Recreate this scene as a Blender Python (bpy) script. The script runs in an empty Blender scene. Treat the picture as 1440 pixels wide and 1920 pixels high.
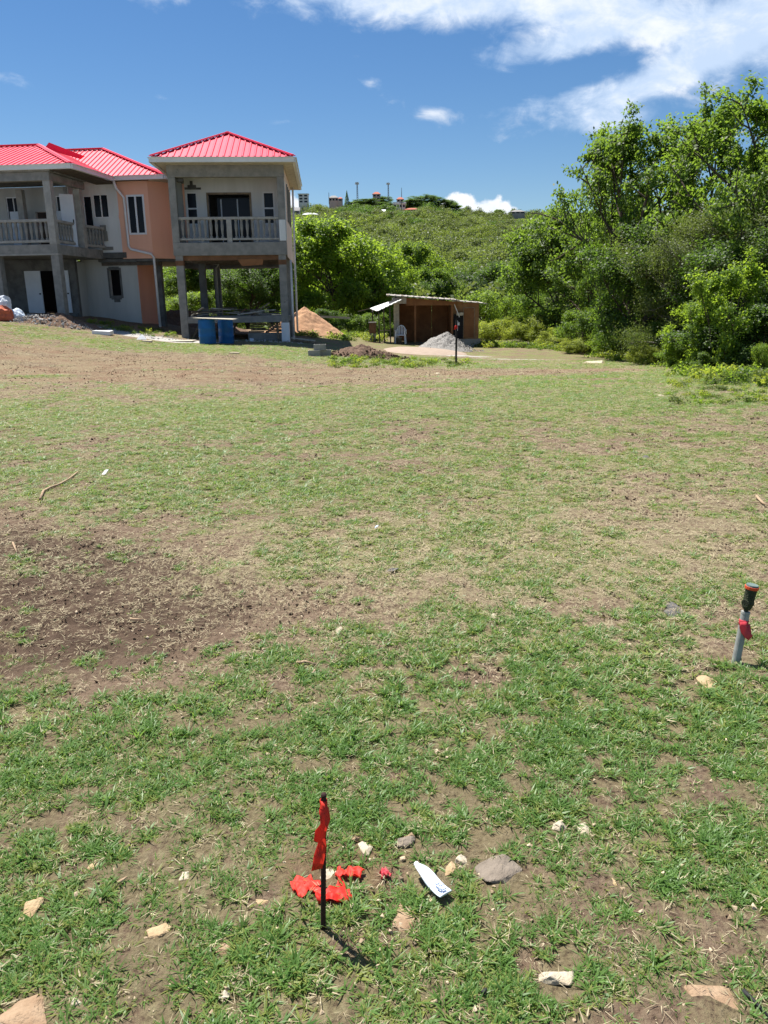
import bpy, bmesh, math, random
import numpy as np
from mathutils import Vector, Matrix

# ------------------------------------------------------------------ camera, sky, sun, exposure
scene = bpy.context.scene
COL = scene.collection
FPX = 1450.0                                   # focal length in pixels of the 1440x1920 photograph
PITCH, ROLL, EYE = math.radians(15.4), math.radians(0.8), 1.6
cF = np.array([0, math.cos(PITCH), -math.sin(PITCH)])
cU0 = np.array([0, math.sin(PITCH), math.cos(PITCH)])
cR = math.cos(ROLL)*np.array([1., 0, 0]) - math.sin(ROLL)*cU0
cU = math.cos(ROLL)*cU0 + math.sin(ROLL)*np.array([1., 0, 0])
cC = np.array([0, 0, EYE])
cam = bpy.data.cameras.new('camera')
cam.sensor_fit = 'VERTICAL'; cam.sensor_height = 36; cam.sensor_width = 27
cam.lens = 36*FPX/1920; cam.clip_start = 0.05; cam.clip_end = 6000
camo = bpy.data.objects.new('camera', cam); COL.objects.link(camo)
m4 = Matrix.Identity(4)
for i in range(3):
    m4[i][0] = cR[i]; m4[i][1] = cU[i]; m4[i][2] = -cF[i]; m4[i][3] = cC[i]
camo.matrix_world = m4
scene.camera = camo

SUN_EL, SUN_AZ = math.radians(66), math.radians(-43)      # azimuth from +Y towards +X: the sun stands ahead, to the left
sd = Vector((math.sin(SUN_AZ)*math.cos(SUN_EL), math.cos(SUN_AZ)*math.cos(SUN_EL), math.sin(SUN_EL)))
sun = bpy.data.lights.new('sun', 'SUN'); sun.energy = 5.0; sun.angle = math.radians(0.5); sun.color = (1, .955, .88)
suno = bpy.data.objects.new('sun', sun); COL.objects.link(suno)
suno.rotation_euler = (-sd).to_track_quat('-Z', 'Y').to_euler()
suno.location = (-20, 20, 40)

vs = scene.view_settings
vs.view_transform = 'Standard'; vs.look = 'None'; vs.exposure = 0.93; vs.gamma = 1; vs.use_curve_mapping = False
scene.render.engine = 'CYCLES'
cy = scene.cycles
cy.use_denoising = True
try:
    cy.denoiser = 'OPENIMAGEDENOISE'; cy.denoising_prefilter = 'ACCURATE'; cy.denoising_input_passes = 'RGB_ALBEDO_NORMAL'
except Exception: pass
cy.max_bounces = 6; cy.diffuse_bounces = 3; cy.glossy_bounces = 2; cy.transmission_bounces = 4; cy.transparent_max_bounces = 4
cy.caustics_reflective = False; cy.caustics_refractive = False

world = bpy.data.worlds.new('World'); scene.world = world; world.use_nodes = True
class NT:
    """small node-graph helper"""
    def __init__(s, tree): s.t = tree; s.n = tree.nodes; s.l = tree.links
    def node(s, typ, **kw):
        n = s.n.new(typ)
        for k, v in kw.items(): setattr(n, k, v)
        return n
    def set(s, sock, v):
        if isinstance(v, bpy.types.NodeSocket): s.l.new(v, sock)
        else: sock.default_value = v
    def math(s, op, a, b=0.0, c=None, clamp=False):
        n = s.node('ShaderNodeMath', operation=op, use_clamp=clamp)
        s.set(n.inputs[0], a); s.set(n.inputs[1], b)
        if c is not None: s.set(n.inputs[2], c)
        return n.outputs[0]
    def mr(s, v, a, b, c=0.0, d=1.0, smooth=True):
        n = s.node('ShaderNodeMapRange', interpolation_type='SMOOTHSTEP' if smooth else 'LINEAR')
        s.set(n.inputs['Value'], v)
        for k, q in (('From Min', a), ('From Max', b), ('To Min', c), ('To Max', d)): s.set(n.inputs[k], q)
        return n.outputs['Result']
    def mix(s, f, a, b):
        n = s.node('ShaderNodeMix', data_type='RGBA')
        s.set(n.inputs[0], f)
        s.set(n.inputs[6], a if isinstance(a, bpy.types.NodeSocket) else (*a, 1))
        s.set(n.inputs[7], b if isinstance(b, bpy.types.NodeSocket) else (*b, 1))
        return n.outputs[2]
    def noise(s, vec, scale, detail=4, rough=.55, dist=0.0):
        n = s.node('ShaderNodeTexNoise')
        if vec is not None: s.l.new(vec, n.inputs['Vector'])
        n.inputs['Scale'].default_value = scale; n.inputs['Detail'].default_value = detail
        n.inputs['Roughness'].default_value = rough; n.inputs['Distortion'].default_value = dist
        return n.outputs['Fac']
    def comb(s, x, y, z=0.0):
        n = s.node('ShaderNodeCombineXYZ'); s.set(n.inputs[0], x); s.set(n.inputs[1], y); s.set(n.inputs[2], z)
        return n.outputs[0]

def build_sky():
    g = NT(world.node_tree); g.n.clear()
    out = g.node('ShaderNodeOutputWorld'); bg = g.node('ShaderNodeBackground')
    sky = g.node('ShaderNodeTexSky', sky_type='NISHITA'); sky.sun_disc = False
    sky.sun_elevation = SUN_EL; sky.sun_rotation = SUN_AZ; sky.air_density = 1.0; sky.dust_density = .15; sky.ozone_density = 4.0
    tc = g.node('ShaderNodeTexCoord'); sp = g.node('ShaderNodeSeparateXYZ'); g.l.new(tc.outputs['Generated'], sp.inputs[0])
    x, y, z = sp.outputs
    az = g.math('MULTIPLY', g.math('ARCTAN2', x, y), 57.2958)
    el = g.math('MULTIPLY', g.math('ARCSINE', z), 57.2958)
    # stretched cloud field in azimuth / elevation (degrees)
    v1 = g.comb(g.math('ADD', az, g.math('MULTIPLY', el, .9)), g.math('MULTIPLY', el, 2.3))
    n1 = g.noise(v1, .115, 9, .6, .5)
    v2 = g.comb(az, g.math('MULTIPLY', el, 1.5), 7.3)
    n2 = g.noise(v2, .42, 6, .62, .4)
    nn = g.math('ADD', g.math('MULTIPLY', n1, .60), g.math('MULTIPLY', n2, .40))
    def blob(ca, ce, ra, re, rot, amp):
        c, s_ = math.cos(math.radians(rot)), math.sin(math.radians(rot))
        da, de = g.math('SUBTRACT', az, ca), g.math('SUBTRACT', el, ce)
        u = g.math('DIVIDE', g.math('ADD', g.math('MULTIPLY', da, c), g.math('MULTIPLY', de, s_)), ra)
        w = g.math('DIVIDE', g.math('SUBTRACT', g.math('MULTIPLY', de, c), g.math('MULTIPLY', da, s_)), re)
        d2 = g.math('ADD', g.math('MULTIPLY', u, u), g.math('MULTIPLY', w, w))
        return g.math('MULTIPLY', g.math('POWER', 2.718, g.math('MULTIPLY', d2, -1.0)), amp)
    blobs = [(-4, 18.2, 7.5, 1.4, -5, .46), (6, 17.9, 7, 1.6, -4, .52), (15, 16.9, 6, 1.5, -10, .50), (22.5, 15.6, 6, 1.9, 20, .46), (18, 12.9, 8.5, 1.0, 17, .47), (26, 13.2, 6, 1.7, 12, .40),
             (11, 12.2, 4.5, .8, 8, .44), (15.8, 10.8, 3.4, .8, 4, .45), (3.6, 11.8, 1.5, .5, 0, .30), (8.5, 14.9, 4.5, 1.0, 10, .36), (13, 15.2, 4, .9, 14, .38),
             (-.6, 13.7, 1.4, .6, -20, .24), (-22.5, 12.9, 1.6, .5, -6, .27), (-14.7, 12.6, 1.6, .45, -4, .26), (-14, 18, 3.0, .8, 0, .26),
             (-6.5, 11.4, 2.0, .35, 0, .22), (30, 20, 14, 4, 10, .32)]
    nn = g.math('ADD', g.math('MULTIPLY', g.math('SUBTRACT', nn, .5), 1.55), .5)
    acc = None
    for b in blobs:
        k = blob(*b); acc = k if acc is None else g.math('ADD', acc, k)
    # the same broken cloud goes on overhead and all round, outside the view
    high = g.math('MULTIPLY', g.mr(el, 19, 27), .27)
    acc = g.math('MAXIMUM', acc, high)
    dens = g.mr(g.math('ADD', nn, acc), .70, 1.16)
    # small heaped clouds standing behind the ridge
    vc = g.comb(az, el, 3.1)
    nc = g.noise(vc, .75, 5, .55, .2)
    rim = g.math('MULTIPLY', g.math('SUBTRACT', g.noise(g.comb(az, 0.0, 11.0), .17, 3, .5), .40), 17.0)
    topel = g.math('ADD', g.math('ADD', 4.9, g.math('MINIMUM', rim, 2.2)), g.math('MULTIPLY', g.math('SUBTRACT', nc, .5), 2.4))
    def hump(ca, ra, a):
        d = g.math('DIVIDE', g.math('SUBTRACT', az, ca), ra)
        return g.math('MULTIPLY', g.math('POWER', 2.718, g.math('MULTIPLY', g.math('MULTIPLY', d, d), -1.0)), a)
    tops = g.math('ADD', g.math('ADD', hump(4.9, 1.4, 2.0), hump(7.9, 3.0, 2.55)), hump(-6.2, 1.9, 3.1))
    topel = g.math('ADD', g.math('ADD', 4.0, tops), g.math('MULTIPLY', g.math('SUBTRACT', nc, .5), 2.2))
    cum = g.mr(g.math('SUBTRACT', topel, el), -.05, .38)
    cshade = g.mr(g.math('ADD', nc, g.math('MULTIPLY', g.math('SUBTRACT', topel, el), -.12)), .15, .6)
    S = 0.056
    ccol = g.mix(g.mr(nn, .42, .75), (.34/S, .42/S, .54/S), (.54/S, .56/S, .59/S))
    hs = g.node('ShaderNodeHueSaturation'); g.l.new(sky.outputs[0], hs.inputs['Color']); hs.inputs['Saturation'].default_value = 1.22
    hs.inputs['Hue'].default_value = .503
    col = g.mix(g.math('MULTIPLY', dens, .93), hs.outputs[0], ccol)
    col2 = g.mix(cum, col, g.mix(cshade, (.36/S, .43/S, .53/S), (.57/S, .58/S, .60/S)))
    g.l.new(col2, bg.inputs['Color']); bg.inputs['Strength'].default_value = S
    g.l.new(bg.outputs[0], out.inputs[0])
build_sky()

# ------------------------------------------------------------------ terrain maths
def sstep(a, b, t):
    t = np.clip((np.asarray(t, float)-a)/(b-a), 0, 1); return t*t*(3-2*t)
def _hash(ix, iy, seed):
    h = (ix.astype(np.int64)*374761393 + iy.astype(np.int64)*668265263 + seed*144269) & 0xffffffff
    h = ((h ^ (h >> 13))*1274126177) & 0xffffffff
    return ((h ^ (h >> 16)) & 0xffffff)/float(0xffffff)
def vnoise(x, y, seed=0):
    x = np.asarray(x, float); y = np.asarray(y, float)
    ix, iy = np.floor(x), np.floor(y); fx, fy = x-ix, y-iy
    fx = fx*fx*(3-2*fx); fy = fy*fy*(3-2*fy)
    a, b = _hash(ix, iy, seed), _hash(ix+1, iy, seed); c, d = _hash(ix, iy+1, seed), _hash(ix+1, iy+1, seed)
    return (a*(1-fx)+b*fx)*(1-fy) + (c*(1-fx)+d*fx)*fy
def fbm(x, y, sc, octv=4, seed=0, rough=.5):
    s, a, tot = 0, 1, 0
    for o in range(octv):
        s = s + a*vnoise(np.asarray(x)*sc*2**o + 17.3*o, np.asarray(y)*sc*2**o - 9.1*o, seed+o*13); tot += a; a *= rough
    return s/tot
HILL_Y = [46, 70, 100, 160, 250, 400, 560, 640, 900]
HILL_T = [-.056, -.050, -.022, .024, .052, .074, .088, .074, .03]
RIDGE_AZ = [-60, -30, -12, -5.6, -2.5, -.6, 1.5, 3.2, 5.0, 7, 9, 12, 20, 40, 60]
RIDGE_K = [1.0, 1.05, 1.14, 1.18, 1.18, 1.235, 1.19, 1.24, 1.14, 1.09, 1.06, 1.05, 1.04, 1.0, .95]
def hgt(x, y):
    x = np.asarray(x, float); y = np.asarray(y, float)
    g = np.interp(x, [-20, -15.6, -13, -11, -8, -4, 0, 4, 10], [1.5, 1.2, .95, .6, .12, -.07, -.5, -.78, -.9])
    near = sstep(8, 36, y)*g
    near = near + .035*(fbm(x, y, .35, 3, 5)-.5)*sstep(2, 6, y)
    yy = np.maximum(y, 46.0)
    t = np.interp(yy, HILL_Y, HILL_T)
    k = np.interp(np.degrees(np.arctan2(x, yy)), RIDGE_AZ, RIDGE_K)
    far = EYE + yy*np.where(t > 0, t*(1+(k-1)*sstep(200, 480, yy)), t)
    far = far + sstep(80, 200, yy)*5*(fbm(x, y, .012, 4, 9)-.5)
    w = sstep(42, 66, y)
    return near*(1-w) + far*w
def ray(px, py): return cF + (px-720)/FPX*cR - (py-960)/FPX*cU
def P(px, py, Y):
    d = ray(px, py); return cC + d*(Y/d[1])
def G(px, py):
    """the spot on the ground seen at a pixel of the photograph (used to survey the site)"""
    d = ray(px, py); t = np.geomspace(.5, 140, 400)
    for _ in range(2):
        q = cC[None, :] + d[None, :]*t[:, None]; below = q[:, 2] < hgt(q[:, 0], q[:, 1])
        if not below.any(): return cC + d*100
        i = max(1, int(np.argmax(below))); t = np.linspace(t[i-1], t[i], 24)
    return cC + d*float(t[12])
def Z(x, y): return float(hgt(x, y))

def ell(x, y, cx, cy_, rx, ry, rot=0):
    c, s = math.cos(rot), math.sin(rot); dx, dy = x-cx, y-cy_
    return np.exp(-(((dx*c+dy*s)/rx)**2 + ((-dx*s+dy*c)/ry)**2))
def masks(x, y):
    """green cover, dry straw, bare dirt, pale grit: how the field is worn, 0..1 each"""
    x = np.asarray(x, float); y = np.asarray(y, float)
    n = fbm(x, y, .9, 4, 21); n2 = fbm(x, y, 2.6, 3, 33); n3 = fbm(x+5, y*1.0, .33, 3, 44)
    gr = .50 + .06*sstep(4.2, 6.5, y) + .22*sstep(3.3, 2.7, y) + .14*ell(x, y, 6.5, 15.5, 4.5, 4.0)
    gr += -.50*ell(x, y, -1.8, 4.0, .85, .80) - .28*ell(x, y, -2.8, 5.2, 1.0, .7) - .12*ell(x, y, -.7, 3.7, .7, .4)
    gr += .34*ell(x, y, .9, 2.85, 1.5, .62) + .22*ell(x, y, -.1, 2.25, .6, .35) + .18*ell(x, y, -.95, 2.55, .7, .35)
    gr += .04*ell(x, y, .9, 4.6, 2.4, .9) + .34*ell(x, y, -.9, 6.7, 1.7, .8)
    gr += -.10*ell(x, y, 1.6, 6.3, 1.5, .9) + .12*sstep(1.95, 1.45, y) 
    gr += .36*ell(x, y, -2.6, 11.5, 4.2, 1.9) + .18*ell(x, y, 4.5, 13, 4, 3.2) + .22*ell(x, y, 6.5, 18.5, 4, 3)
    gr += .25*ell(x, y, 2, 24.5, 4, 1.8) + .35*ell(x, y, -7, 27.0, 7, 1.4, -.10)
    yc = np.interp(x, [-14, -9, -6, 0, 4, 7], [20.5, 19.5, 19.8, 18.9, 21.0, 22.5])
    yw = np.interp(x, [-14, -9, -6, 0, 4, 7], [6.8, 6.0, 4.8, 2.8, 1.8, .9])
    streak = fbm(x*.22+y*.05, y*1.25, 1.0, 4, 57)
    band = np.exp(-np.abs((y-yc)/yw)**2.6)*np.where(x < 7.5, 1, 0)*np.clip(.35+2.6*(streak-.30), .15, 1.25)
    band = np.maximum(band, .9*np.exp(-((y-np.interp(x, [-9, 0, 4, 8], [15.2, 16.2, 17.5, 18.6]))/.35)**2)*np.clip(3.2*(streak-.42), 0, 1)*(x < 7))
    gr += -.74*band
    gr += -.16*ell(x, y, 3.6, 10.5, 2.2, .7) - .12*ell(x, y, 0, 14.7, 4, .6)
    nf = sstep(3.8, 2.8, y)
    gr = gr + (.55-.15*nf)*(n-.5) + (.80-.25*nf)*(n2-.5) + .3*(n3-.5) + (.75+.45*nf)*(fbm(x, y, 8.5, 2, 35)-.5)
    dry = .30 + .45*ell(x, y, .9, 4.7, 2.6, 1.3) + .25*ell(x, y, 2.2, 7.2, 2.6, 2.2) + .2*sstep(8, 12, y) + .5*(n2-.5) - .28*ell(x, y, -1.9, 4.0, 1.0, .9)
    rut = ell(x, y, 4.3, 21.2, 2.4, .9, .12) + .8*ell(x, y, 1.5, 19.6, 2.6, .5, .10)
    gr += -.5*rut
    dirt = np.maximum(1.0*band, rut)*(.55+.9*(n-.2)) + .75*ell(x, y, -.15, 1.9, .28, .16)
    grit = 0*x
    grit += ell(x, y, -11.0, 31.6, 3.2, 1.0, -.15)*1.1 + ell(x, y, -7.7, 31.0, 1.4, .6)*1.2 + .9*ell(x, y, -16.2, 30.0, 1.0, .5)
    grit += ell(x, y, 5.5, 30.5, 3.0, .45, -.25)*.55 + ell(x, y, 3.0, 32.5, 2.2, 1.0)*.6
    grit *= (.4+1.1*n2)
    inside = sstep(33.5, 35, y)*sstep(-3.2, -3.6, x)
    dirt = np.maximum(dirt, inside*.95); gr = gr*(1-inside) - .3*inside
    dirt = np.maximum(dirt, ell(x, y, 11.5, 20.0, 2.0, .5, .3)*1.2)
    gr = gr - .5*grit
    far = sstep(44, 60, y)
    gr = gr*(1-far) + .75*far
    c = lambda a: np.clip(a, 0, 1)
    return c(gr), c(dry), c(dirt*(1-far)), c(grit*(1-far))

# ------------------------------------------------------------------ mesh and object helpers
def tag(o, label=None, cat=None, group=None, kind=None):
    for k, v in (('label', label), ('category', cat), ('group', group), ('kind', kind)):
        if v: o[k] = v
    return o
def empty(name, loc, rz=0.0):
    o = bpy.data.objects.new(name, None); COL.objects.link(o)
    o.location = loc; o.rotation_euler = (0, 0, rz); o.empty_display_size = .2
    return o
def link(name, me, parent=None):
    o = bpy.data.objects.new(name, me); COL.objects.link(o)
    if parent is not None: o.parent = parent
    return o
class MB:
    def __init__(s): s.v = []; s.f = []; s.mi = []; s.cur = 0
    def add(s, vs_, fs):
        b = len(s.v); s.v += [tuple(map(float, q)) for q in vs_]; s.f += [tuple(b+i for i in f) for f in fs]; s.mi += [s.cur]*len(fs); return s
    def box(s, x0, x1, y0, y1, z0, z1):
        return s.add([(x0,y0,z0),(x1,y0,z0),(x1,y1,z0),(x0,y1,z0),(x0,y0,z1),(x1,y0,z1),(x1,y1,z1),(x0,y1,z1)],
                     [(3,2,1,0),(4,5,6,7),(0,1,5,4),(1,2,6,5),(2,3,7,6),(3,0,4,7)])
    def bar(s, a, b, w, h, up=(0, 0, 1)):
        a, b, up = Vector(a), Vector(b), Vector(up); d = (b-a).normalized()
        if abs(d.dot(up)) > .97: up = Vector((0, 1, 0))
        r = d.cross(up).normalized(); u = r.cross(d)
        q = [p + r*(i*w/2) + u*(j*h/2) for p in (a, b) for i, j in ((-1,-1),(1,-1),(1,1),(-1,1))]
        return s.add(q, [(3,2,1,0),(4,5,6,7),(0,1,5,4),(1,2,6,5),(2,3,7,6),(3,0,4,7)])
    def prism(s, pts, z0, z1):
        n = len(pts); q = [(p[0], p[1], z0) for p in pts] + [(p[0], p[1], z1) for p in pts]
        return s.add(q, [tuple(range(n))[::-1], tuple(range(n, 2*n))] + [(i, (i+1) % n, n+(i+1) % n, n+i) for i in range(n)])
    def slab(s, pts, n, t):
        """a flat polygon given thickness t along -n"""
        n = Vector(n).normalized(); k = len(pts); q = [Vector(p) for p in pts]; q2 = [p-n*t for p in q]
        return s.add(q+q2, [tuple(range(k)), tuple(range(k, 2*k))[::-1]] + [(i, k+i, k+(i+1) % k, (i+1) % k) for i in range(k)])
    def tube(s, pts, rad, n=6, cap=True):
        pts = [Vector(p) for p in pts]; rr = rad if hasattr(rad, '__len__') else [rad]*len(pts)
        b = len(s.v); ref = Vector((.13, .31, .94))
        for i, p in enumerate(pts):
            d = (pts[min(i+1, len(pts)-1)] - pts[max(i-1, 0)]).normalized()
            if abs(d.dot(ref)) > .95: ref = Vector((1, .1, 0))
            r = d.cross(ref).normalized(); u = r.cross(d)
            for k in range(n):
                a = 2*math.pi*k/n; q = p + (r*math.cos(a)+u*math.sin(a))*rr[i]; s.v.append(tuple(q))
        for i in range(len(pts)-1):
            for k in range(n):
                s.f.append((b+i*n+k, b+i*n+(k+1) % n, b+(i+1)*n+(k+1) % n, b+(i+1)*n+k)); s.mi.append(s.cur)
        if cap:
            s.f.append(tuple(b+k for k in range(n))[::-1]); s.f.append(tuple(b+(len(pts)-1)*n+k for k in range(n))); s.mi += [s.cur]*2
        return s
    def lathe(s, prof, n=8, c=(0, 0, 0)):
        return s.tube([(c[0], c[1], c[2]+z) for r, z in prof], [r for r, z in prof], n)
    def build(s, name, mat, parent=None, smooth=False, origin=None, bevel=0):
        me = bpy.data.meshes.new(name)
        v = s.v
        if origin is not None: v = [(a-origin[0], b-origin[1], c-origin[2]) for a, b, c in v]
        me.from_pydata(v, [], s.f)
        for m in (mat if isinstance(mat, (list, tuple)) else [mat]): me.materials.append(m)
        if len(set(s.mi)) > 1: me.polygons.foreach_set('material_index', s.mi)
        if smooth: me.polygons.foreach_set('use_smooth', [True]*len(me.polygons))
        me.validate(); me.update()
        o = link(name, me, parent)
        if origin is not None: o.location = origin
        if bevel:
            b = o.modifiers.new('bevel', 'BEVEL'); b.width = bevel; b.segments = 2; b.limit_method = 'ANGLE'
        return o
def np_mesh(name, V, Fq, mats, smooth=False, mi=None):
    """mesh from numpy arrays: V (n,3), Fq (m,4) or (m,3)"""
    me = bpy.data.meshes.new(name); k = Fq.shape[1]
    me.vertices.add(len(V)); me.vertices.foreach_set('co', np.ascontiguousarray(V, np.float32).ravel())
    me.loops.add(Fq.size); me.loops.foreach_set('vertex_index', np.ascontiguousarray(Fq, np.int32).ravel())
    me.polygons.add(len(Fq)); me.polygons.foreach_set('loop_start', np.arange(0, Fq.size, k, dtype=np.int32))
    me.polygons.foreach_set('loop_total', np.full(len(Fq), k, np.int32))
    for m in mats: me.materials.append(m)
    if mi is not None: me.polygons.foreach_set('material_index', np.ascontiguousarray(mi, np.int32))
    if smooth: me.polygons.foreach_set('use_smooth', np.ones(len(Fq), bool))
    me.update(calc_edges=True); me.validate()
    return me

# ------------------------------------------------------------------ materials
def mat(name, c1, c2=None, scale=6.0, rough=.85, detail=5, c3=None, c3at=.62, bump=0.0, bscale=40.0, spec=.3, metal=0.0, streak=False, coat=0.0, coord='Object'):
    m = bpy.data.materials.new(name); m.use_nodes = True; g = NT(m.node_tree); g.n.clear()
    out = g.node('ShaderNodeOutputMaterial'); b = g.node('ShaderNodeBsdfPrincipled'); g.l.new(b.outputs[0], out.inputs[0])
    b.inputs['Roughness'].default_value = rough; b.inputs['Specular IOR Level'].default_value = spec; b.inputs['Metallic'].default_value = metal
    if coat: b.inputs['Coat Weight'].default_value = coat
    tc = g.node('ShaderNodeTexCoord'); v = tc.outputs[coord]
    if streak:
        mp = g.node('ShaderNodeMapping'); mp.inputs['Scale'].default_value = (1, 1, .16); g.l.new(v, mp.inputs[0]); vs2 = mp.outputs[0]
    else: vs2 = v
    if c2 is None: c2 = tuple(q*.82 for q in c1)
    col = g.mix(g.mr(g.noise(vs2, scale, detail, .6), .32, .68), c1, c2)
    if c3 is not None: col = g.mix(g.mr(g.noise(v, scale*.55, 6, .65, .6), c3at, c3at+.07), col, c3)
    g.l.new(col, b.inputs['Base Color'])
    if bump:
        bp = g.node('ShaderNodeBump'); bp.inputs['Strength'].default_value = bump; bp.inputs['Distance'].default_value = .02
        g.l.new(g.noise(v, bscale, 5, .6), bp.inputs['Height']); g.l.new(bp.outputs[0], b.inputs['Normal'])
    return m
def leaf_mat(name, dark, light, trans, tfac=.45, rough=.5, objvar=.35, gloss=.35):
    m = bpy.data.materials.new(name); m.use_nodes = True; g = NT(m.node_tree); g.n.clear()
    out = g.node('ShaderNodeOutputMaterial'); b = g.node('ShaderNodeBsdfPrincipled'); t = g.node('ShaderNodeBsdfTranslucent'); mx = g.node('ShaderNodeMixShader')
    geo = g.node('ShaderNodeNewGeometry'); oi = g.node('ShaderNodeObjectInfo')
    r = g.math('ADD', g.math('MULTIPLY', geo.outputs['Random Per Island'], 1-objvar), g.math('MULTIPLY', oi.outputs['Random'], objvar))
    col = g.mix(r, dark, light)
    g.l.new(col, b.inputs['Base Color']); b.inputs['Roughness'].default_value = rough; b.inputs['Specular IOR Level'].default_value = gloss
    tcol = g.mix(r, tuple(q*.7 for q in trans), trans)
    g.l.new(tcol, t.inputs[0]); mx.inputs[0].default_value = tfac
    g.l.new(b.outputs[0], mx.inputs[1]); g.l.new(t.outputs[0], mx.inputs[2]); g.l.new(mx.outputs[0], out.inputs[0])
    return m
M = {}
M['concrete'] = mat('concrete', (.27,.26,.235), (.19,.185,.17), 3.0, .92, c3=(.14,.135,.125), c3at=.60, bump=.35, bscale=30)
M['concrete_light'] = mat('concrete_light', (.36,.345,.31), (.27,.26,.235), 4.0, .92, bump=.3, bscale=30)
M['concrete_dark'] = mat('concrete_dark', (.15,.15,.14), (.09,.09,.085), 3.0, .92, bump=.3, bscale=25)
M['plaster'] = mat('plaster', (.74,.745,.73), (.62,.625,.605), 1.6, .9, c3=(.46,.45,.42), c3at=.68, streak=True, bump=.1)
M['plaster_grey'] = mat('plaster_grey', (.50,.505,.47), (.40,.405,.38), 1.4, .92, streak=True, bump=.15)
M['orange'] = mat('orange_paint', (.88,.49,.34), (.84,.45,.31), 1.5, .8, streak=True)
M['salmon'] = mat('salmon_paint', (.86,.40,.28), (.80,.36,.25), 1.5, .8, streak=True)
M['pink'] = mat('pale_pink_paint', (.86,.64,.51), (.80,.58,.46), 1.2, .85, streak=True)
M['red_roof'] = mat('red_roof_sheet', (.74,.040,.090), (.64,.032,.075), 1.1, .55, c3=(.76,.065,.12), c3at=.6, spec=.25)
M['trim'] = mat('white_trim', (.74,.73,.69), (.66,.65,.61), 2.0, .5)
M['white'] = mat('white_paint', (.78,.79,.80), (.70,.71,.72), 2.5, .45)
M['white_door'] = mat('white_door', (.62,.66,.70), (.56,.60,.64), 2.0, .5)
M['dark'] = mat('interior_shade', (.018,.018,.02), (.012,.012,.014), 2.0, .9)  # near-black colour carries the shade of the unlit rooms and openings
M['glass'] = mat('dark_glass', (.010,.013,.020), (.007,.009,.014), 1.0, .22, spec=.18)
M['formwork'] = mat('stained_formwork', (.20,.10,.05), (.13,.065,.035), 4.0, .9, c3=(.28,.15,.07), streak=False)
M['ply'] = mat('plywood', (.27,.125,.052), (.19,.082,.034), 2.2, .8, c3=(.34,.175,.08), c3at=.66, streak=False)
M['ply_light'] = mat('weathered_plywood', (.33,.185,.088), (.25,.13,.06), 2.6, .85, c3=(.22,.12,.06), c3at=.66)
M['timber'] = mat('timber', (.30,.235,.165), (.19,.145,.10), 7.0, .9, c3=(.36,.29,.21))
M['timber_dark'] = mat('old_timber', (.13,.105,.08), (.075,.06,.048), 6.0, .92)
M['timber_pale'] = mat('pale_timber', (.55,.50,.40), (.42,.37,.29), 7.0, .85)
M['sheet_white'] = mat('white_metal_sheet', (.80,.80,.78), (.72,.72,.70), 2.0, .4)
M['sheet_grey'] = mat('galvanised_sheet', (.46,.44,.40), (.32,.27,.22), 5.0, .55, c3=(.26,.14,.08), c3at=.64)
M['blue'] = mat('blue_plastic', (.012,.13,.36), (.01,.105,.30), 4.0, .42, c3=(.08,.22,.42), c3at=.70)
M['rust'] = mat('rusty_steel', (.055,.022,.016), (.028,.012,.010), 30.0, .8, bump=.4, bscale=200)
M['black_pole'] = mat('black_pole', (.03,.027,.025), (.02,.018,.017), 8.0, .8)
M['tape'] = leaf_mat('red_flagging', (.70,.035,.025), (.78,.06,.04), (.85,.06,.03), .35, rough=.55, objvar=1.0, gloss=.25)
M['tape_pink'] = leaf_mat('pink_flagging', (.72,.08,.11), (.78,.10,.13), (.85,.10,.14), .35, rough=.55, objvar=1.0, gloss=.25)
M['pvc'] = mat('grey_pvc', (.34,.345,.325), (.25,.25,.235), 22.0, .65, c3=(.17,.145,.115), c3at=.58)
M['fitting'] = mat('dirty_green_fitting', (.05,.06,.03), (.03,.035,.02), 60.0, .8, c3=(.16,.16,.09), c3at=.6, bump=.6, bscale=150)
M['orange_rim'] = mat('orange_rim', (.75,.10,.03), (.6,.075,.03), 40.0, .6)
M['cap'] = mat('grey_green_cap', (.15,.21,.19), (.11,.15,.14), 40.0, .7)
M['plastic_white'] = mat('white_film', (.82,.84,.87), (.70,.76,.84), 25.0, .35, spec=.5)
M['blue_print'] = mat('blue_print', (.42,.50,.70), (.52,.58,.74), 60.0, .5)
M['bag_white'] = mat('white_sack', (.70,.72,.75), (.58,.61,.66), 8.0, .6)
M['bag_red'] = mat('red_sack', (.55,.14,.07), (.40,.10,.05), 8.0, .7)
M['bag_blue'] = mat('blue_white_sack', (.45,.56,.72), (.65,.70,.76), 6.0, .6)
M['stone_tan'] = mat('tan_stone', (.46,.34,.20), (.36,.25,.14), 14.0, .95, c3=(.52,.43,.30), c3at=.6, bump=.6, bscale=60)
M['stone_pale'] = mat('pale_stone', (.50,.44,.34), (.42,.35,.25), 14.0, .95, c3=(.34,.25,.16), c3at=.64, bump=.5, bscale=60)
M['stone_grey'] = mat('grey_stone', (.235,.195,.155), (.17,.14,.11), 18.0, .95, c3=(.29,.24,.19), c3at=.6, bump=.6, bscale=60)
M['stone_brown'] = mat('brown_stone', (.36,.255,.165), (.27,.175,.105), 16.0, .95, c3=(.15,.09,.055), c3at=.60, bump=.6, bscale=60)
M['stone_dark'] = mat('dark_stone', (.13,.125,.12), (.09,.085,.08), 18.0, .95, bump=.5, bscale=60)
M['soil_heap'] = mat('brown_soil', (.17,.11,.075), (.11,.068,.047), 9.0, .97, c3=(.23,.16,.11), c3at=.6, bump=1.0, bscale=22)
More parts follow.
